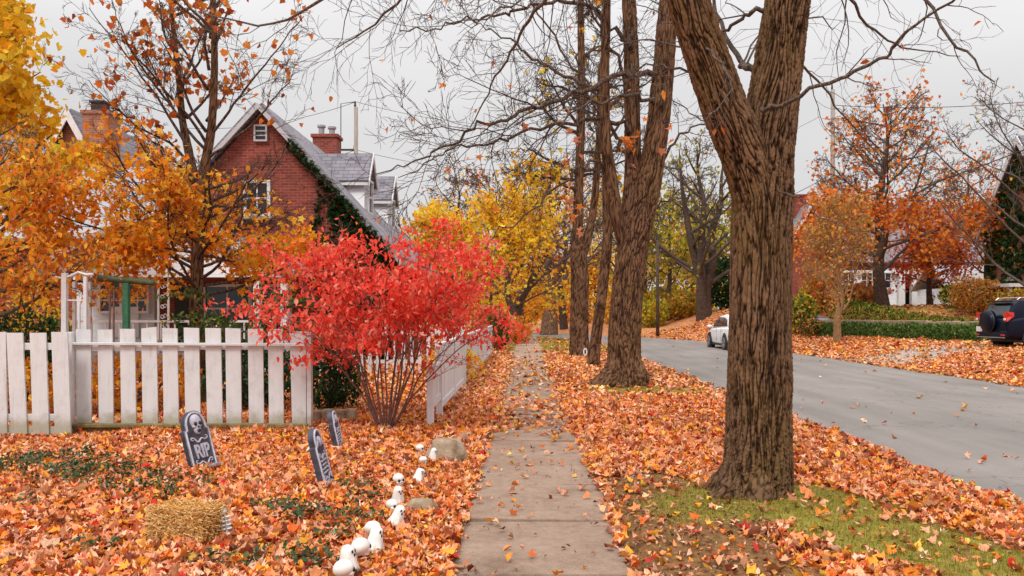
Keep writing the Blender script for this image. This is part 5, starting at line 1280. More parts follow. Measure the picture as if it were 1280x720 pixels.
# arbor, clothes-line post, edging stones
YA = 11.9; ar = thing('garden_arbor', ((95 - 658) * YA / 1000, YA, 0), 'rickety white garden arbor of thin posts behind the gate hinge', 'arbor')
for px, Y, w, zt in ((81, YA, .075, 2.2), (107, YA, .05, 2.15), (93, YA + .6, .05, 2.1), (112, YA + .6, .05, 2.1), (99, YA, .03, 1.75)):
    x = (px - 658) * Y / 1000; mb = MB(); mb.box((x, Y, zt / 2), (w, w, zt), bev=.006); mb.build('post', M['white2'], ar)
mb = MB()
for Y in (YA,):
    x0, x1 = (79 - 658) * YA / 1000, (110 - 658) * YA / 1000
    mb.tube([Vector((x0 - .22 + (x1 - x0 + .3) * i / 6, Y, 2.2 - .12 * (1 - i / 6) ** 2 + .03 * math.sin(i * 2))) for i in range(7)], .018, 6)
mb.build('arch', M['white2'], ar)
mb = MB()
for z in (.7, 1.3, 1.8): mb.box(((94 - 658) * YA / 1000, YA, z), (.3, .02, .02))
mb.build('lattice', M['white2'], ar)
YT_ = 12.6; xt = (158 - 658) * YT_ / 1000; tp = thing('clothesline_post', (xt, YT_, 0), 'green T shaped clothesline post with a mossy crossbar behind the gate', 'post')
mb = MB(); mb.box((xt, YT_, 1.03), (.09, .09, 2.1), bev=.008); mb.build('upright', M['green_paint'], tp)
mb = MB(); mb.tube([(xt - .40, YT_ - .1, 2.16), (xt + .38, YT_ + .12, 2.09)], .05, 14); mb.build('crossbar', M['olive_pipe'], tp)
st_ = thing('garden_stakes', ((139 - 658) * .012, 12.0, 0), 'pair of thin brown stakes left of the green post', 'stakes')
for px in (136.5, 141.5):
    x = (px - 658) * .012; mb = MB(); mb.tube([(x, 12, -.05), (x + .01, 12, 1.95)], .014, 6); mb.build('stake', M['bark_bush'], st_)
t = thing('stone_edging', ((412 - 658) * .0112, 11.2, .1), 'short row of rough stone blocks at the foot of the dark shrub', 'edging')
for i, px in enumerate((394, 409, 424, 437)):
    x = (px - 658) * .0112; mb = MB(); mb.box((x, 11.2 + .03 * i, .17 + .01 * (i % 2)), (.17, .16, .16), Matrix.Rotation(R.gauss(0, .08), 3, 'Z'), bev=.03); mb.build('stone', M['stone'], t)

# ---------------------------------------------------------------- field stones
def rock(px, py, w, h, label, seed):
    p = G(px, py); mb = MB()
    def fn(v):
        k = 1 + .3 * noise.noise(v * 1.6 + Vector((seed, 0, 0))) + .12 * noise.noise(v * 4 + Vector((seed, 3, 0))); v = v * k
        return Vector((v.x * (1.15 if v.z < 0 else 1), v.y, max(-.5, min(.8, v.z))))
    mb.ball(p + Vector((0, 0, h * .32)), (w * .68, w * .5, h * .85), None, 22, fn=fn)
    return tag(mb.build('boulder', M['stone'], None, p, True), label, 'stone')
rock(558, 577, .30, .25, 'largest tan boulder beside the end of the skull row', 2)
rock(527, 641, .18, .11, 'small flat stone half buried in leaves near the middle of the skull row', 5)
rock(579, 552, .12, .10, 'small stone behind the largest tan boulder', 8)

# ---------------------------------------------------------------- halloween ornaments
def local_root(name, loc, rot, label, cat, group=None):
    o = bpy.data.objects.new(name, None); COL.objects.link(o); o.location = loc; o.rotation_euler = rot; o.empty_display_size = .1
    ORG[o.name] = Vector((0, 0, 0)); return tag(o, label, cat, group)
def make_skull():
    r = local_root('skull_ornament', (0, 0, 0), (0, 0, 0), 'x', 'skull')
    mb = MB()
    def fn(v):
        v = v.copy()
        if v.z < -.1: v.x *= 1 + .38 * (v.z + .1); 
        if v.y < 0 and v.z < 0: v.y *= .93
        return v
    mb.ball((0, 0, .078), (.052, .06, .05), None, 20, fn=fn)
    mb.ball((0, -.028, .036), (.030, .030, .026), None, 14)
    mb.ball((0, -.03, .052), (.04, .03, .02), None, 14)
    mb.build('skull', M['plastic'], r, smooth=True)
    for s in (-1, 1):
        e = MB(); e.ball((s * .0215, -.0515, .07), (.0135, .009, .0145), None, 12); e.build('eye', M['black'], r, smooth=True)
    e = MB(); e.prism([(-.007, -.0595, .046), (.007, -.0595, .046), (0, -.0595, .06)], (0, .008, 0)); e.build('nose', M['black'], r)
    tb = MB()
    for i in range(-2, 3): tb.box((i * .0085, -.0565 + abs(i) * .002, .031), (.0016, .004, .014))
    tb.box((0, -.0572, .031), (.036, .0025, .002)); tb.build('teeth', M['black'], r)
    mb = MB(); mb.tube([(0, 0, -.06), (0, 0, .03)], .006, 6); mb.build('stake', M['black'], r)
    return r
def make_ghost():
    r = local_root('ghost_ornament', (0, 0, 0), (0, 0, 0), 'x', 'ghost')
    n = 26; prof = [(.0, .152), (.014, .15), (.026, .142), (.034, .128), (.038, .11), (.041, .09), (.046, .06), (.053, .03), (.058, .008), (.05, .004)]
    mb = MB(); vs = []
    for i, (rr, z) in enumerate(prof):
        for j in range(n):
            w = 2 * PI * j / n; k = 1 + (.13 * math.sin(w * 6) * ss((.1 - z) / .1)); vs.append((rr * k * math.cos(w), rr * k * math.sin(w), z + (.008 * math.sin(w * 6) if z < .02 else 0)))
    fs = [(i * n + j, (i + 1) * n + j, (i + 1) * n + (j + 1) % n, i * n + (j + 1) % n) for i in range(len(prof) - 1) for j in range(n)]
    mb.add(vs, fs); mb.ball((0, -.005, .115), (.034, .036, .036), None, 14); mb.build('body', M['plastic'], r, smooth=True)
    for s in (-1, 1):
        e = MB(); e.ball((s * .0135, -.037, .118), (.006, .006, .0095), None, 10); e.build('eye', M['black'], r, smooth=True)
    e = MB(); e.ball((0, -.0385, .097), (.0075, .006, .0095), None, 10); e.build('mouth', M['black'], r, smooth=True)
    e = MB(); e.tube([(0, 0, -.06), (0, 0, .02)], .006, 6); e.build('stake', M['black'], r)
    return r
def copy_tree(o):
    c = o.copy(); COL.objects.link(c)
    for ch in list(o.children):
        d = ch.copy(); COL.objects.link(d); d.parent = c
        for g_ in list(ch.children):
            e = g_.copy(); COL.objects.link(e); e.parent = d
    return c
sk = make_skull(); gh_ = make_ghost()
SK = [(525, 570, .95, 70, 0, 'white skull ornament at the far end of the row, beside the largest boulder'),
      (529, 585, .85, 120, 8, 'white skull ornament leaning on the one below it, second skull from the boulder'),
      (525, 600, .88, 110, -10, 'white skull ornament third from the boulder, tucked under another skull'),
      (499, 611, 1.12, 38, -6, 'white skull ornament with face turned to the walk, standing alone mid row'),
      (488, 645, 1.0, 60, 12, 'white skull ornament left of the small flat stone'),
      (466, 678, 1.15, 80, 10, 'white skull ornament second nearest the camera, turned toward the walk'),
      (452, 707, 1.28, 150, 6, 'largest looking white skull ornament, touching a ghost near the bottom edge'),
      (430, 735, 1.2, 120, 0, 'white skull ornament cut by the bottom edge of the picture')]
GH = [(541, 579, 1.0, 50, 4, 'white ghost ornament right beside the largest boulder'),
      (521, 607, 1.05, 60, 22, 'white ghost ornament tilted right, above the small flat stone'),
      (497, 632, 1.15, 45, -4, 'upright white ghost ornament in the middle of the row'),
      (493, 660, 1.2, 40, 20, 'white ghost ornament tilted right, below the small flat stone'),
      (467, 694, 1.3, 65, 16, 'white ghost ornament leaning on the largest looking skull'),
      (436, 724, 1.3, 75, 0, 'white ghost ornament at the bottom edge of the picture')]
for proto, lst, grp in ((sk, SK, 'white skull ornaments along the leaf bed'), (gh_, GH, 'white ghost ornaments along the leaf bed')):
    for i, (px, py, s, yaw, rl, lab) in enumerate(lst):
        o = proto if i == 0 else copy_tree(proto)
        p = G(px, py); o.location = (p.x, p.y, surf(p.x, p.y) + .024); o.scale = (s * .87,) * 3
        o.rotation_euler = (math.radians(R.gauss(0, 4)), math.radians(rl), math.radians(yaw)); o['label'] = lab; o['group'] = grp

# tombstones
def text_mesh(s, size, ext):
    cu = bpy.data.curves.new('txt', 'FONT'); cu.body = s; cu.size = size; cu.extrude = ext; cu.align_x = 'CENTER'; cu.align_y = 'CENTER'; cu.offset = .004
    o = bpy.data.objects.new('txt', cu); COL.objects.link(o)
    dg = bpy.context.evaluated_depsgraph_get(); me = bpy.data.meshes.new_from_object(o.evaluated_get(dg))
    bpy.data.objects.remove(o); return me
def tombstone(px, py, w, h, yaw, lean, roll, label, kind):
    p = G(px, py); r = local_root('tombstone', (p.x, p.y, surf(p.x, p.y) - .01), (math.radians(lean), math.radians(roll), math.radians(yaw)), label, 'tombstone')
    th = .05; hw = w / 2; sh = h * .70
    def outline(k, zb, in_):
        pts = [(-hw + in_, zb), (hw - in_, zb), (hw - in_, sh - in_ * .5)]
        rr = hw * .84 - in_ * (.9)
        pts.append((rr, sh - in_ * .5 + .012))
        for i in range(0, 17): a = PI * i / 16; pts.append((rr * math.cos(a), sh + .03 - in_ * .5 + (h - sh - .03 - in_ * .5) * math.sin(a) ** .85))
        pts += [(-rr, sh - in_ * .5 + .012), (-hw + in_, sh - in_ * .5)]
        return pts
    mb = MB(); mb.prism([(x, 0, z) for x, z in outline(0, -.06, 0)], (0, th, 0)); mb.m = [0] + [1] * (len(mb.f) - 1); sl = mb.build('slab', [M['foam'], M['foam_dark']], r)
    mb = MB(); mb.prism([(x, -.003, z) for x, z in outline(0, .075, .04)], (0, .012, 0)); mb.build('recess', M['foam_dark'], r)
    mb = MB(); ol = outline(0, .06, .022); ol = ol + [ol[0]]
    mb.tube([(x, -.004, z) for x, z in ol], .011, 6, cap=False); mb.build('border', M['foam_light'], r, smooth=True)
    mb = MB(); mb.box((0, -.012, .025), (w * 1.06, .06, .07), bev=.012); mb.build('plinth', M['foam'], r)
    cz = sh + .015
    if kind == 'skull':
        mb = MB(); mb.ball((0, -.008, cz + .06), (.068, .03, .072), None, 18); mb.ball((0, -.010, cz - .02), (.042, .028, .05), None, 14); mb.ball((0, -.014, cz + .015), (.06, .026, .03), None, 14); s_ = mb.build('skull', M['foam_light'], r, smooth=True)
        mb = MB()
        for sx in (-1, 1): mb.ball((sx * .027, -.036, cz + .035), (.018, .012, .021), None, 12)
        mb.ball((0, -.036, cz + .002), (.009, .01, .014), None, 10); mb.ball((0, -.034, cz - .035), (.022, .012, .018), None, 12); mb.build('eye_socket', M['black'], s_, smooth=True)
    else:
        mb = MB()
        for sx in (-1, 1):
            for k in range(3): mb.ball((sx * (.025 + .028 * k), -.006, cz + .05 - .026 * k), (.034, .014, .017), Matrix.Rotation(sx * .5, 3, 'Y'), 10)
        mb.ball((0, -.01, cz + .02), (.03, .02, .045), None, 12); mb.build('wing_relief', M['foam_light'], r, smooth=True)
    def scroll(z, s, ww):
        m_ = MB(); pts = [(ww * (i / 30 - .5) , -.007, z + s * .016 * math.sin(i / 30 * PI * 4) + .012 * math.cos(i / 30 * 2 * PI)) for i in range(31)]
        m_.tube(pts, [.004 + .006 * math.sin(PI * i / 30) for i in range(31)], 6)
        for sx in (-1, 1): m_.tube([(sx * (ww * .5 - .012 + .016 * math.cos(a)), -.007, z + .014 + .016 * math.sin(a)) for a in np.arange(-2.5, 3, .5)], .005, 5)
        m_.build('scroll', M['foam_light'], r, smooth=True)
    scroll(h * .53, 1, w * .62); scroll(h * .165, -1, w * .62)
    if kind == 'skull':
        me = text_mesh('RIP', h * .27, .008)
        for v in me.vertices: x, y_, z = v.co; v.co = (x * .78, -.008 - z, y_ * 1.15 + h * .335)
        me.materials.clear(); me.materials.append(M['foam_light']); o = bpy.data.objects.new('lettering', me); COL.objects.link(o); o.parent = r
    else:
        mb = MB()
        for i in range(4):
            ww = w * (.6 - .06 * (i % 2)); mb.tube([(ww * (k / 14 - .5), -.006, h * (.45 - .065 * i) + .006 * math.sin(k * 2.1 + i)) for k in range(15)], .007, 5)
        mb.build('worn_relief', M['foam_light'], r, smooth=True)
    mb = MB()
    for sx in (-.6, .6): mb.tube([(sx * hw, th / 2, -.14), (sx * hw, th / 2, .05)], .006, 6)
    mb.build('ground_spike', M['black'], r)
    return r
tombstone(259, 588, .32, .62, 66, -16, -3, 'grey foam tombstone with a skull and the letters RIP, in front of the picket fence', 'skull')
tombstone(412, 606, .29, .55, 90, -14, -2, 'grey tombstone seen almost edge on, nearest the skull row', 'wing')
tombstone(427, 562, .27, .47, 92, -12, -3, 'narrow dark tombstone seen edge on, nearest the picket gate post', 'wing')

# bone stuck in the leaves
p = G(383, 568); bo = local_root('bone_ornament', (p.x, p.y, surf(p.x, p.y) + .02), (0, math.radians(38), math.radians(15)), 'white plastic bone sticking out of the leaves left of the edge on tombstone', 'bone')
mb = MB(); mb.tube([(0, 0, -.05), (0, 0, 0), (0, 0, .05), (0, 0, .10), (0, 0, .135)], [.022, .017, .015, .017, .022], 12)
for z in (-.05, .14):
    for s in (-1, 1): mb.ball((s * .017, 0, z), (.021, .02, .021), None, 12)
mb.build('bone', M['plastic'], bo, smooth=True)

# straw bale and the small skeleton on its end
p = G(226, 683); R = random.Random(44); yaw = math.radians(-16)
hb = local_root('straw_bale', (p.x, p.y + .12, surf(p.x, p.y) - .01), (0, 0, yaw), 'small loose straw bale tied with twine, lying among the fallen leaves', 'straw bale')
L_, D_, Hh = .43, .24, .24
mb = MB()
bm = bmesh.new(); bmesh.ops.create_cube(bm, size=1); bmesh.ops.subdivide_edges(bm, edges=list(bm.edges), cuts=9, use_grid_fill=True)
for v in bm.verts:
    c = Vector((v.co.x * L_ * .92, v.co.y * D_ * .9, (v.co.z + .5) * Hh * .92)); k = noise.noise(c * 14) * .02
    c += Vector((v.co.x, v.co.y, v.co.z)).normalized() * (k - .012); v.co = c
me = bpy.data.meshes.new('core'); bm.to_mesh(me); bm.free(); me.materials.append(M['straw_core']); o = bpy.data.objects.new('core', me); COL.objects.link(o); o.parent = hb; ORG[o.name] = Vector((0, 0, 0))
mb = MB(); cc = []
SP = [(.90, .58, .22), (.84, .47, .14), (.93, .70, .36), (.66, .31, .08), (.88, .58, .22), (.55, .27, .08)]
for i in range(2700):
    f = R.random(); x = R.uniform(-.5, .5) * L_; 
    if f < .42: y, z, nrm_ = -.5 * D_, R.random() * Hh, Vector((0, -1, 0))
    elif f < .72: y, z, nrm_ = R.uniform(-.5, .5) * D_, Hh, Vector((0, 0, 1))
    elif f < .86: x, y, z, nrm_ = (.5 * L_, R.uniform(-.5, .5) * D_, R.random() * Hh, Vector((1, 0, 0)))
    else: x, y, z, nrm_ = (-.5 * L_, R.uniform(-.5, .5) * D_, R.random() * Hh, Vector((-1, 0, 0)))
    q0 = Vector((x, y, z)) * .95 + Vector((0, 0, .004)); l = R.uniform(.06, .17) * (1.3 if abs(nrm_.x) > .5 else 1)
    d = Vector((R.gauss(.9, .4) * R.choice((-1, 1)), R.gauss(0, .3), R.gauss(0, .5))); d -= nrm_ * d.dot(nrm_) * .9; d += nrm_ * abs(R.gauss(0, .2)); 
    if abs(nrm_.x) > .5: d = nrm_ * R.uniform(.2, 1) + Vector((0, R.gauss(0, .5), R.gauss(0, .6)))
    d.normalize()
    if abs(nrm_.x) < .5 and abs(q0.x + d.x * l * .5) > L_ * .5 + .012: q0.x -= math.copysign(abs(q0.x) + abs(d.x) * l * .5 - L_ * .5 - .01, q0.x)
    if abs(nrm_.x) > .5: l *= .55
    a = q0 - d * l * .5; b_ = q0 + d * l * .5 + nrm_ * R.uniform(0, .02); mid = (a + b_) / 2 + nrm_ * R.uniform(-.004, .014); n0 = len(mb.v)
    mb.tube([a, mid, b_], R.uniform(.002, .0036), 3, cap=False); col_ = R.choice(SP); k = R.uniform(.75, 1.1); cc += [(col_[0] * k, col_[1] * k, col_[2] * k, 1)] * (len(mb.v) - n0)
mb.c = cc; mb.build('straw', M['litter'], hb)
mb = MB()
for x in (-.10, .08): mb.tube([(x, -.5 * D_ - .004, 0), (x + .01, -.5 * D_ - .008, Hh * .5), (x, -.48 * D_, Hh), (x, .48 * D_, Hh), (x, .5 * D_, 0)], .006, 6)
mb.build('twine', M['mossy'], hb)
p2 = hb.location + Vector((.27, -.02, .05))
sk2 = local_root('skeleton_ornament', p2, (math.radians(-15), math.radians(-8), math.radians(20)), 'tiny white skeleton torso leaning on the right end of the straw bale', 'skeleton')
mb = MB(); mb.tube([(0, 0, 0), (.002, -.004, .07), (0, 0, .145)], .009, 8)
for k in range(4):
    z = .05 + .026 * k
    for s in (-1, 1): mb.tube([(0, .005, z + .006), (s * .022, .0, z + .004), (s * .032, -.014, z - .003), (s * .018, -.028, z - .006), (s * .004, -.03, z - .003)], .0072, 6)
mb.ball((0, -.01, .008), (.024, .018, .018), None, 10); mb.ball((0, -.008, .165), (.02, .022, .022), None, 12); mb.build('bones', M['white2'], sk2, smooth=True)

# ---------------------------------------------------------------- vehicles
def car_paint(name, c):
    m, nt, b = new_mat(name); n = noise_tex(nt, worldpos(nt), 3, 3); r = ramp(nt, [(.3, tuple(x * .93 for x in c)), (.7, c)]); nt.links.new(n.outputs['Fac'], r.inputs['Fac']); nt.links.new(r.outputs['Color'], b.inputs['Base Color'])
    b.inputs['Roughness'].default_value = .45; b.inputs['Specular IOR Level'].default_value = .12; b.inputs['Coat Weight'].default_value = .12; b.inputs['Coat Roughness'].default_value = .06; return m
M['paint_white'] = car_paint('white car paint', (.86, .86, .87)); M['paint_blue'] = car_paint('dark blue car paint', (.004, .006, .018))
M['tyre'] = plain('tyre rubber', (.015, .015, .016), .8); M['rim'] = plain('alloy rim', (.45, .45, .47), .3, .8); M['red_lens'] = plain('red tail lens', (.55, .02, .02), .15, 0, .6)
M['trim'] = plain('black trim', (.02, .02, .022), .5); M['clear_lens'] = plain('clear lens', (.7, .7, .72), .1, 0, .5); M['plate'] = plain('number plate', (.75, .76, .78), .4)
def car(kind, loc, yaw, label, paint):
    r = local_root('parked_car', loc, (0, 0, yaw), label, 'car')
    if kind == 'suv': L, wd, zh, zg, wb, wr = 4.35, .90, 1.0, 1.66, 2.6, .36
    else: L, wd, zh, zg, wb, wr = 4.6, .91, .98, 1.60, 2.85, .37
    x0, x1 = -L / 2, L / 2
    if kind == 'suv':
        ST = [(x0, .45, .88, .78), (x0 + .06, .36, .98, .86), (x0 + .5, .30, 1.04, wd), (-.6, .27, 1.03, wd), (.6, .27, 1.0, wd), (x1 - .9, .28, .98, wd), (x1 - .35, .32, .90, .87), (x1 - .06, .36, .78, .80), (x1, .42, .68, .72)]
        GS = [(x0 + .10, 1.0, .82), (x0 + .32, 1.50, .70), (x0 + .55, 1.62, .66), (-.5, zg, .66), (.35, 1.63, .66), (.62, 1.55, .67), (1.15, .98, .80)]
    else:
        ST = [(x0, .48, .84, .72), (x0 + .08, .36, .98, .84), (x0 + .6, .28, 1.04, wd), (-.7, .24, 1.02, wd), (.6, .24, .98, wd), (x1 - .9, .26, .92, .9), (x1 - .4, .28, .82, .85), (x1 - .1, .34, .66, .76), (x1, .42, .58, .66)]
        GS = [(x0 + .22, 1.0, .80), (x0 + .75, 1.40, .70), (x0 + 1.2, 1.54, .66), (-.25, zg, .64), (.35, 1.55, .65), (.75, 1.40, .68), (1.5, .94, .80)]
    mb = MB(); vs = []; n = 12
    for x, zb, zt, w in ST:
        hf = [(w * .8, zb), (w * .97, zb + .10), (w, zb + (zt - zb) * .55), (w * .985, zt - .06), (w * .93, zt), (w * .45, zt + .025)]
        vs += [(x, -y, z) for y, z in hf] + [(x, y, z) for y, z in reversed(hf)]
    fs = [(i * n + j, i * n + (j + 1) % n, (i + 1) * n + (j + 1) % n, (i + 1) * n + j) for i in range(len(ST) - 1) for j in range(n)] + [tuple(range(n - 1, -1, -1)), tuple((len(ST) - 1) * n + j for j in range(n))]
    mb.add(vs, fs); body = mb.build('body', paint, r, smooth=True)
    bv = body.modifiers.new('b', 'BEVEL'); bv.width = .03; bv.segments = 2; bv.limit_method = 'ANGLE'; bv.angle_limit = .5
    # cabin
    def belt(x):
        for i in range(len(ST) - 1):
            if ST[i][0] <= x <= ST[i + 1][0]: f = (x - ST[i][0]) / (ST[i + 1][0] - ST[i][0]); return ST[i][2] + (ST[i + 1][2] - ST[i][2]) * f
        return .9
    mb = MB(); vs = []
    for x, zt, w in GS:
        zb = belt(x) - .05; wl = wd * .93
        f = min(1, max(0.05, (zt - zb) / .62)); wt = wl + (w - wl) * f
        vs += [(x, -wl, zb), (x, -wt, zt - .03), (x, -wt * .82, zt), (x, wt * .82, zt), (x, wt, zt - .03), (x, wl, zb)]
    n = 6; fs = [(i * n + j, i * n + (j + 1) % n, (i + 1) * n + (j + 1) % n, (i + 1) * n + j) for i in range(len(GS) - 1) for j in range(n)] + [tuple(range(n - 1, -1, -1)), tuple((len(GS) - 1) * n + j for j in range(n))]
    mb.add(vs, fs); cab = mb.build('roof', paint, r, smooth=True)
    bv = cab.modifiers.new('b', 'BEVEL'); bv.width = .025; bv.segments = 2; bv.limit_method = 'ANGLE'; bv.angle_limit = .4
    def ysurf(z, s): 
        zb = 1.0; f = (z - zb) / (zg - zb); return s * (wd * .93 + (.665 - wd * .93) * f + .012)
    if kind == 'suv': WS = [[(-1.62, 1.06), (-.78, 1.07), (-.78, 1.5), (-1.45, 1.46)], [(-.70, 1.07), (.10, 1.06), (.10, 1.53), (-.70, 1.52)], [(.18, 1.06), (.92, 1.04), (.52, 1.46), (.18, 1.52)]]
    else: WS = [[(-1.55, 1.1), (-.72, 1.08), (-.72, 1.46), (-1.15, 1.38)], [(-.64, 1.08), (.18, 1.05), (.18, 1.49), (-.64, 1.47)], [(.26, 1.04), (1.1, 1.0), (.72, 1.32), (.26, 1.47)]]
    for s in (-1, 1):
        for wv_ in WS:
            mb = MB(); mb.prism([(x, ysurf(z, s), z) for x, z in wv_], (0, -s * .02, 0)); mb.build('side_window', M['glass'], r)
    # front and rear glass
    mb = MB(); g0_, g1_ = GS[-1], GS[-2]
    def gl(a, b_, wa, wb_, off):
        mb = MB(); pa, pb = Vector((a[0], 0, a[1])), Vector((b_[0], 0, b_[1])); d = (pb - pa); nn_ = Vector((d.z, 0, -d.x)).normalized() * off
        A, B = pa.lerp(pb, .12), pa.lerp(pb, .92); mb.prism([(A.x + nn_.x, -wa, A.z + nn_.z), (A.x + nn_.x, wa, A.z + nn_.z), (B.x + nn_.x, wb_, B.z + nn_.z), (B.x + nn_.x, -wb_, B.z + nn_.z)], -nn_ * 1.2); return mb
    gl((GS[-1][0], GS[-1][1]), (GS[-2][0], GS[-2][1]), .72, .58, .014).build('windscreen', M['glass'], r)
    gl((GS[0][0], GS[0][1] + .02), (GS[1][0], GS[1][1]), .72, .60, -.016).build('rear_window', M['glass'], r)
    for sx in (-1, 1):
        for sy in (-1, 1):
            x = sx * wb / 2 + (.02 if kind == 'suv' else .05); yo = sy * (wd - .02)
            Mx = Matrix.Rotation(PI / 2, 3, 'X')
            mb = MB(); mb.lathe([(wr + .055, -.03), (wr + .055, .03)], (x, sy * (wd - .022), wr + .01), 28, Mx); mb.build('wheel_arch', M['trim'], r)
            mb = MB(); mb.lathe([(wr * .62, -.12), (wr * .96, -.12), (wr, -.09), (wr, .09), (wr * .96, .12), (wr * .62, .12)], (x, sy * (wd - .085), wr), 28, Mx); wh_ = mb.build('wheel', M['tyre'], r, smooth=False)
            mb = MB(); mb.lathe([(.05, -.02), (wr * .64, -.02), (wr * .64, .02), (wr * .58, .025)], (x, sy * (wd + .028), wr), 24, Mx)
            rim = MB()
            rim.tube([(x + wr * .6 * math.cos(a), sy * (wd + .04), wr + wr * .6 * math.sin(a)) for a in np.linspace(0, 2 * PI, 25)], .018, 6, cap=False)
            for k in range(5):
                a = 2 * PI * k / 5 + .3; rim.tube([(x + .03 * math.cos(a), sy * (wd + .045), wr + .03 * math.sin(a)), (x + wr * .6 * math.cos(a), sy * (wd + .04), wr + wr * .6 * math.sin(a))], [.03, .022], 6)
            rim.ball((x, sy * (wd + .04), wr), (.05, .02, .05), None, 10); rim.build('rim', M['rim'], wh_)
    for s in (-1, 1):
        mb = MB(); mb.ball((.82 if kind == 'suv' else .98, s * (wd + .10), 1.06), (.07, .12, .075), None, 12); mb.box((.82 if kind == 'suv' else .98, s * (wd + .0), 1.03), (.06, .14, .04)); mb.build('mirror', paint, r, smooth=True)
        for x in (-.55, .45):
            mb = MB(); mb.box((x, s * (wd + .012), .9), (.16, .03, .03), bev=.008); mb.build('door_handle', paint, r)
        mb = MB(); mb.box((x1 - .16, s * .62, .68 if kind != 'suv' else .76), (.28, .26, .13), bev=.03); mb.build('headlight', M['clear_lens'], r)
    for x in (-.74, .14):
        for s in (-1, 1):
            mb = MB(); mb.box((x, s * (wd - .004), .70), (.008, .012, .58)); mb.build('door_seam', M['trim'], r)
    mb = MB(); mb.box((0, 0, .27), (L - 1.0, wd * 2 - .06, .10), bev=.02); mb.build('sill', M['trim'], r)
    mb = MB(); mb.box((x0 + .06, 0, .50 if kind == 'suv' else .42), (.24, 1.62, .24), bev=.05); mb.build('rear_bumper', M['trim'] if kind != 'suv' else paint, r)
    if kind == 'suv':
        Mx = Matrix.Rotation(PI / 2, 3, 'Y')
        mb = MB(); mb.lathe([(.05, -.12), (.30, -.115), (.345, -.07), (.36, 0), (.36, .12)], (x0 - .11, .05, .93), 32, Mx); sp = mb.build('spare_wheel_cover', M['paint_blue'], r, smooth=True)
        mb = MB(); mb.lathe([(.365, -.02), (.375, 0), (.365, .02)], (x0 - .10, .05, .93), 32, Mx); mb.build('cover_rim', M['trim'], sp)
        for s in (-1, 1):
            mb = MB(); yy = s * .80; mb.prism([(x0 - .005, yy - s * .10, 1.22), (x0 - .005, yy + s * .075, 1.24), (x0 + .20, yy + s * .115, 1.22), (x0 + .20, yy + s * .115, 1.08), (x0 - .0, yy + s * .09, .92), (x0 - .025, yy - s * .06, .96)], (-.02, s * .012, 0)); tl = mb.build('tail_light', M['red_lens'], r)
            mb = MB(); mb.box((x0 - .045, yy, 1.0), (.03, .1, .07), bev=.008); mb.build('reverse_light', M['clear_lens'], tl)
            mb = MB(); mb.box((x0 - .07, s * .72, .48), (.02, .2, .05)); mb.build('reflector', M['red_lens'], r)
        mb = MB(); mb.box((x0 - .075, .62, .66), (.02, .34, .17), bev=.006); mb.build('number_plate', M['plate'], r)
        mb = MB(); mb.box((x0 - .05, 0, .395), (.06, 1.55, .03)); mb.build('bumper_strip', M['rim'], r)
        for s in (-1, 1):
            mb = MB(); mb.tube([(x0 + .5, s * .60, 1.63), (x0 + .6, s * .60, 1.70), (.3, s * .60, 1.71), (.42, s * .60, 1.64)], .018, 6); mb.build('roof_rail', M['rim'], r)
        mb = MB(); mb.box((x0 + .27, 0, 1.59), (.24, 1.1, .035), bev=.01); mb.build('rear_spoiler', paint, r)
    else:
        for s in (-1, 1):
            mb = MB(); mb.box((x0 + .12, s * .68, .88), (.22, .34, .10), bev=.03); mb.build('tail_light', M['red_lens'], r)
        mb = MB(); mb.box((x0 + .0, 0, .7), (.05, .5, .12)); mb.build('number_plate', M['plate'], r)
    return r
car('hatch', (9.98, 37.9, -.125), PI / 2, 'white hatchback parked on the road, half hidden by the furrowed trunk', M['paint_white']).scale = (1.05,) * 3
car('suv', (15.7 + 2.17, 26.95, gz(16.5, 27) + .03), 0.0, 'dark blue off roader with a spare wheel on its back, at the right edge', M['paint_blue'])
bpy.data.objects['parked_car.001'].rotation_euler = (0, math.radians(-1.2), 0)

# ---------------------------------------------------------------- utility poles, wires, utility box
def pole(px, Y, ytop, r0, label, arms=True, base=None):
    b_ = gb(px, Y); top = H - (ytop - 392) * Y / 1000; t = thing('utility_pole', b_, label, 'utility pole')
    mb = MB(); mb.tube([b_ - Vector((0, 0, .3)), Vector((b_.x, b_.y, (b_.z + top) / 2)), Vector((b_.x, b_.y, top))], [r0, r0 * .88, r0 * .75], 12); mb.build('shaft', M['pole'], t, smooth=True)
    mb = MB(); mb.lathe([(.05, 0), (.07, .1), (.05, .2), (.06, .26), (.03, .34)], (b_.x - .05, b_.y, top), 10); mb.build('insulator', M['trim'], t)
    if arms:
        mb = MB(); mb.box((b_.x - .45, b_.y, top - 2.4), (1.0, .1, .1)); mb.build('bracket', M['trim'], t)
        mb = MB(); mb.tube([(b_.x - .85, b_.y, top - 2.35), (b_.x - .85, b_.y, top + .2), (b_.x - .05, b_.y, top + .3)], .025, 6); mb.build('riser', M['wire'], t)
    return Vector((b_.x, b_.y, top))
t1 = pole(445, 45, 134, .15, 'grey wooden utility pole rising behind the brick house chimney')
t2 = pole(1041, 52, 112, .17, 'tall grey utility pole behind the young tan tree', False)
t3p = pole(822, 57, 300, .13, 'dark slim utility pole on the far side of the bend', False)
bpy.data.objects['shaft.002'].data.materials[0] = M['bark_dark']
def wire(a, b_, sag, label, r=.014):
    a, b_ = Vector(a), Vector(b_); mb = MB(); mb.tube([a.lerp(b_, i / 20) - Vector((0, 0, sag * 4 * (i / 20) * (1 - i / 20))) for i in range(21)], r, 5)
    tag(mb.build('power_line', M['wire'], None, a), label, 'cable', 'overhead cables')
wire(t1 + Vector((0, 0, .3)), W(230, 160, 46), .5, 'upper overhead cable running left from the pole behind the brick house')
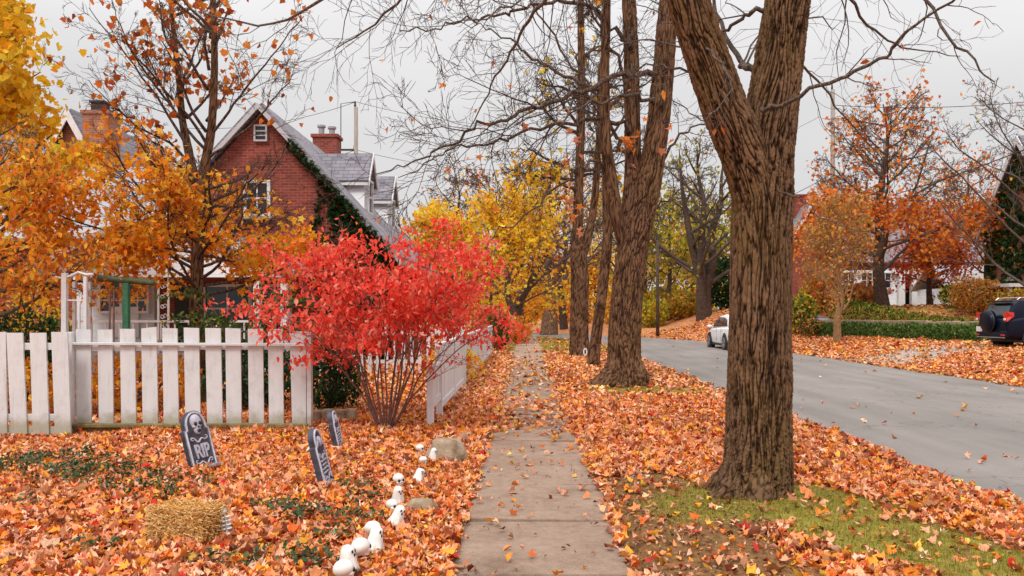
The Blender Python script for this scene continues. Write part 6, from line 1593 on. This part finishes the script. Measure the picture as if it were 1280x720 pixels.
wire(t1 + Vector((0, 0, -2.4)), W(200, 232, 46), .5, 'lower overhead cable running left from the pole behind the brick house')
wire(t1 + Vector((0, 0, .3)), W(700, 150, 70), .8, 'upper overhead cable running right from the pole behind the brick house')
wire(t1 + Vector((0, 0, -2.4)), W(690, 205, 70), .8, 'lower overhead cable running right from the pole behind the brick house')
wire(t2 + Vector((0, 0, -1)), W(1420, 110, 40), .5, 'upper overhead cable from the tall pole to the right edge', .02)
wire(W(1040, 262, 51.8), W(1420, 130, 26), .4, 'lower thicker overhead cable from the tall pole to the right edge', .026)
wire(W(1039, 218, 51.8), t3p, .6, 'overhead cable between the tall pole and the slim pole at the bend', .02)
p = gb(1027, 43.5); t = thing('utility_box', p, 'pale green utility box left of the tan ornamental grass', 'utility box')
mb = MB(); mb.box(p + Vector((0, 0, .3)), (.55, .45, .7), bev=.02); mb.build('cabinet', M['foam_light'], t); mb = MB(); mb.box(p + Vector((0, 0, .67)), (.6, .5, .05), bev=.01); mb.build('lid', M['foam'], t)

# ---------------------------------------------------------------- light and camera
for o in COL.objects:
    if o.parent is None and o.get('kind') == 'stuff' and 'label' not in o:
        k = o.name.split('.')[0]
        o['label'] = {'fallen_leaves': 'carpet of fallen orange and red leaves', 'grass': 'yellow green grass between the leaves', 'leaf_crumbs': 'brown leaf crumbs on bare soil', 'ground_cover': 'dark green periwinkle patches among the fallen leaves'}[k]
w = bpy.data.worlds.new('World'); SC.world = w; w.use_nodes = True; nt = w.node_tree; bg = nt.nodes['Background']
sky = N(nt, 'ShaderNodeTexSky'); sky.sky_type = 'NISHITA'; sky.sun_disc = False; sky.sun_elevation = math.radians(52); sky.sun_rotation = math.radians(200)
hs_ = N(nt, 'ShaderNodeHueSaturation'); hs_.inputs['Saturation'].default_value = .12; nt.links.new(sky.outputs[0], hs_.inputs['Color'])
c = mixc(nt, .8, hs_.outputs['Color'], SKYC)
tc = N(nt, 'ShaderNodeTexCoord'); sp = N(nt, 'ShaderNodeSeparateXYZ'); nt.links.new(tc.outputs['Generated'], sp.inputs[0])
mr = N(nt, 'ShaderNodeMapRange'); mr.inputs['From Min'].default_value = .12; mr.inputs['From Max'].default_value = .95; mr.inputs['To Min'].default_value = 1; mr.inputs['To Max'].default_value = SKYTOP; mr.interpolation_type = 'SMOOTHSTEP'
nt.links.new(sp.outputs['Z'], mr.inputs['Value'])
cl = N(nt, 'ShaderNodeTexNoise'); cl.inputs['Scale'].default_value = 1.6; cl.inputs['Detail'].default_value = 5; mp = N(nt, 'ShaderNodeMapping'); mp.inputs['Scale'].default_value = (1, 1, 3.5); nt.links.new(tc.outputs['Generated'], mp.inputs['Vector']); nt.links.new(mp.outputs[0], cl.inputs['Vector'])
cr_ = ramp(nt, [(.3, (.88, .88, .89)), (.7, (1.06, 1.055, 1.05))]); nt.links.new(cl.outputs['Fac'], cr_.inputs['Fac'])
c = mixc(nt, 1, c, cr_.outputs['Color'], 'MULTIPLY')
vm = N(nt, 'ShaderNodeVectorMath', operation='SCALE'); nt.links.new(c, vm.inputs[0]); nt.links.new(mr.outputs[0], vm.inputs['Scale'])
nt.links.new(vm.outputs[0], bg.inputs['Color']); bg.inputs['Strength'].default_value = .1
sl_ = bpy.data.lights.new('sun', 'SUN'); sl_.energy = SUN; sl_.angle = math.radians(14); sl_.color = (1, .95, .88); so = bpy.data.objects.new('sun', sl_); COL.objects.link(so)
az = math.radians(200); el = math.radians(52)      # behind the photographer, a little to the left
d = Vector((-.35 * math.cos(el), -.94 * math.cos(el), math.sin(el))); so.rotation_euler = d.to_track_quat('Z', 'Y').to_euler(); so.location = (0, -10, 30)
cam = bpy.data.cameras.new('camera'); co = bpy.data.objects.new('camera', cam); COL.objects.link(co); co.location = (0, 0, H); co.rotation_euler = (PI / 2, 0, 0)
cam.sensor_width = 36; cam.lens = 36 * 1000 / 1280; cam.shift_x = -18 / 1280; cam.shift_y = 32 / 1280; cam.clip_end = 3000; cam.clip_start = .05
SC.camera = co
vs_ = SC.view_settings; vs_.view_transform = 'Standard'; vs_.look = 'None'; vs_.gamma = 1; vs_.use_curve_mapping = False; vs_.exposure = EXPO
SC.cycles.max_bounces = 8; SC.cycles.diffuse_bounces = 6; SC.cycles.transparent_max_bounces = 4
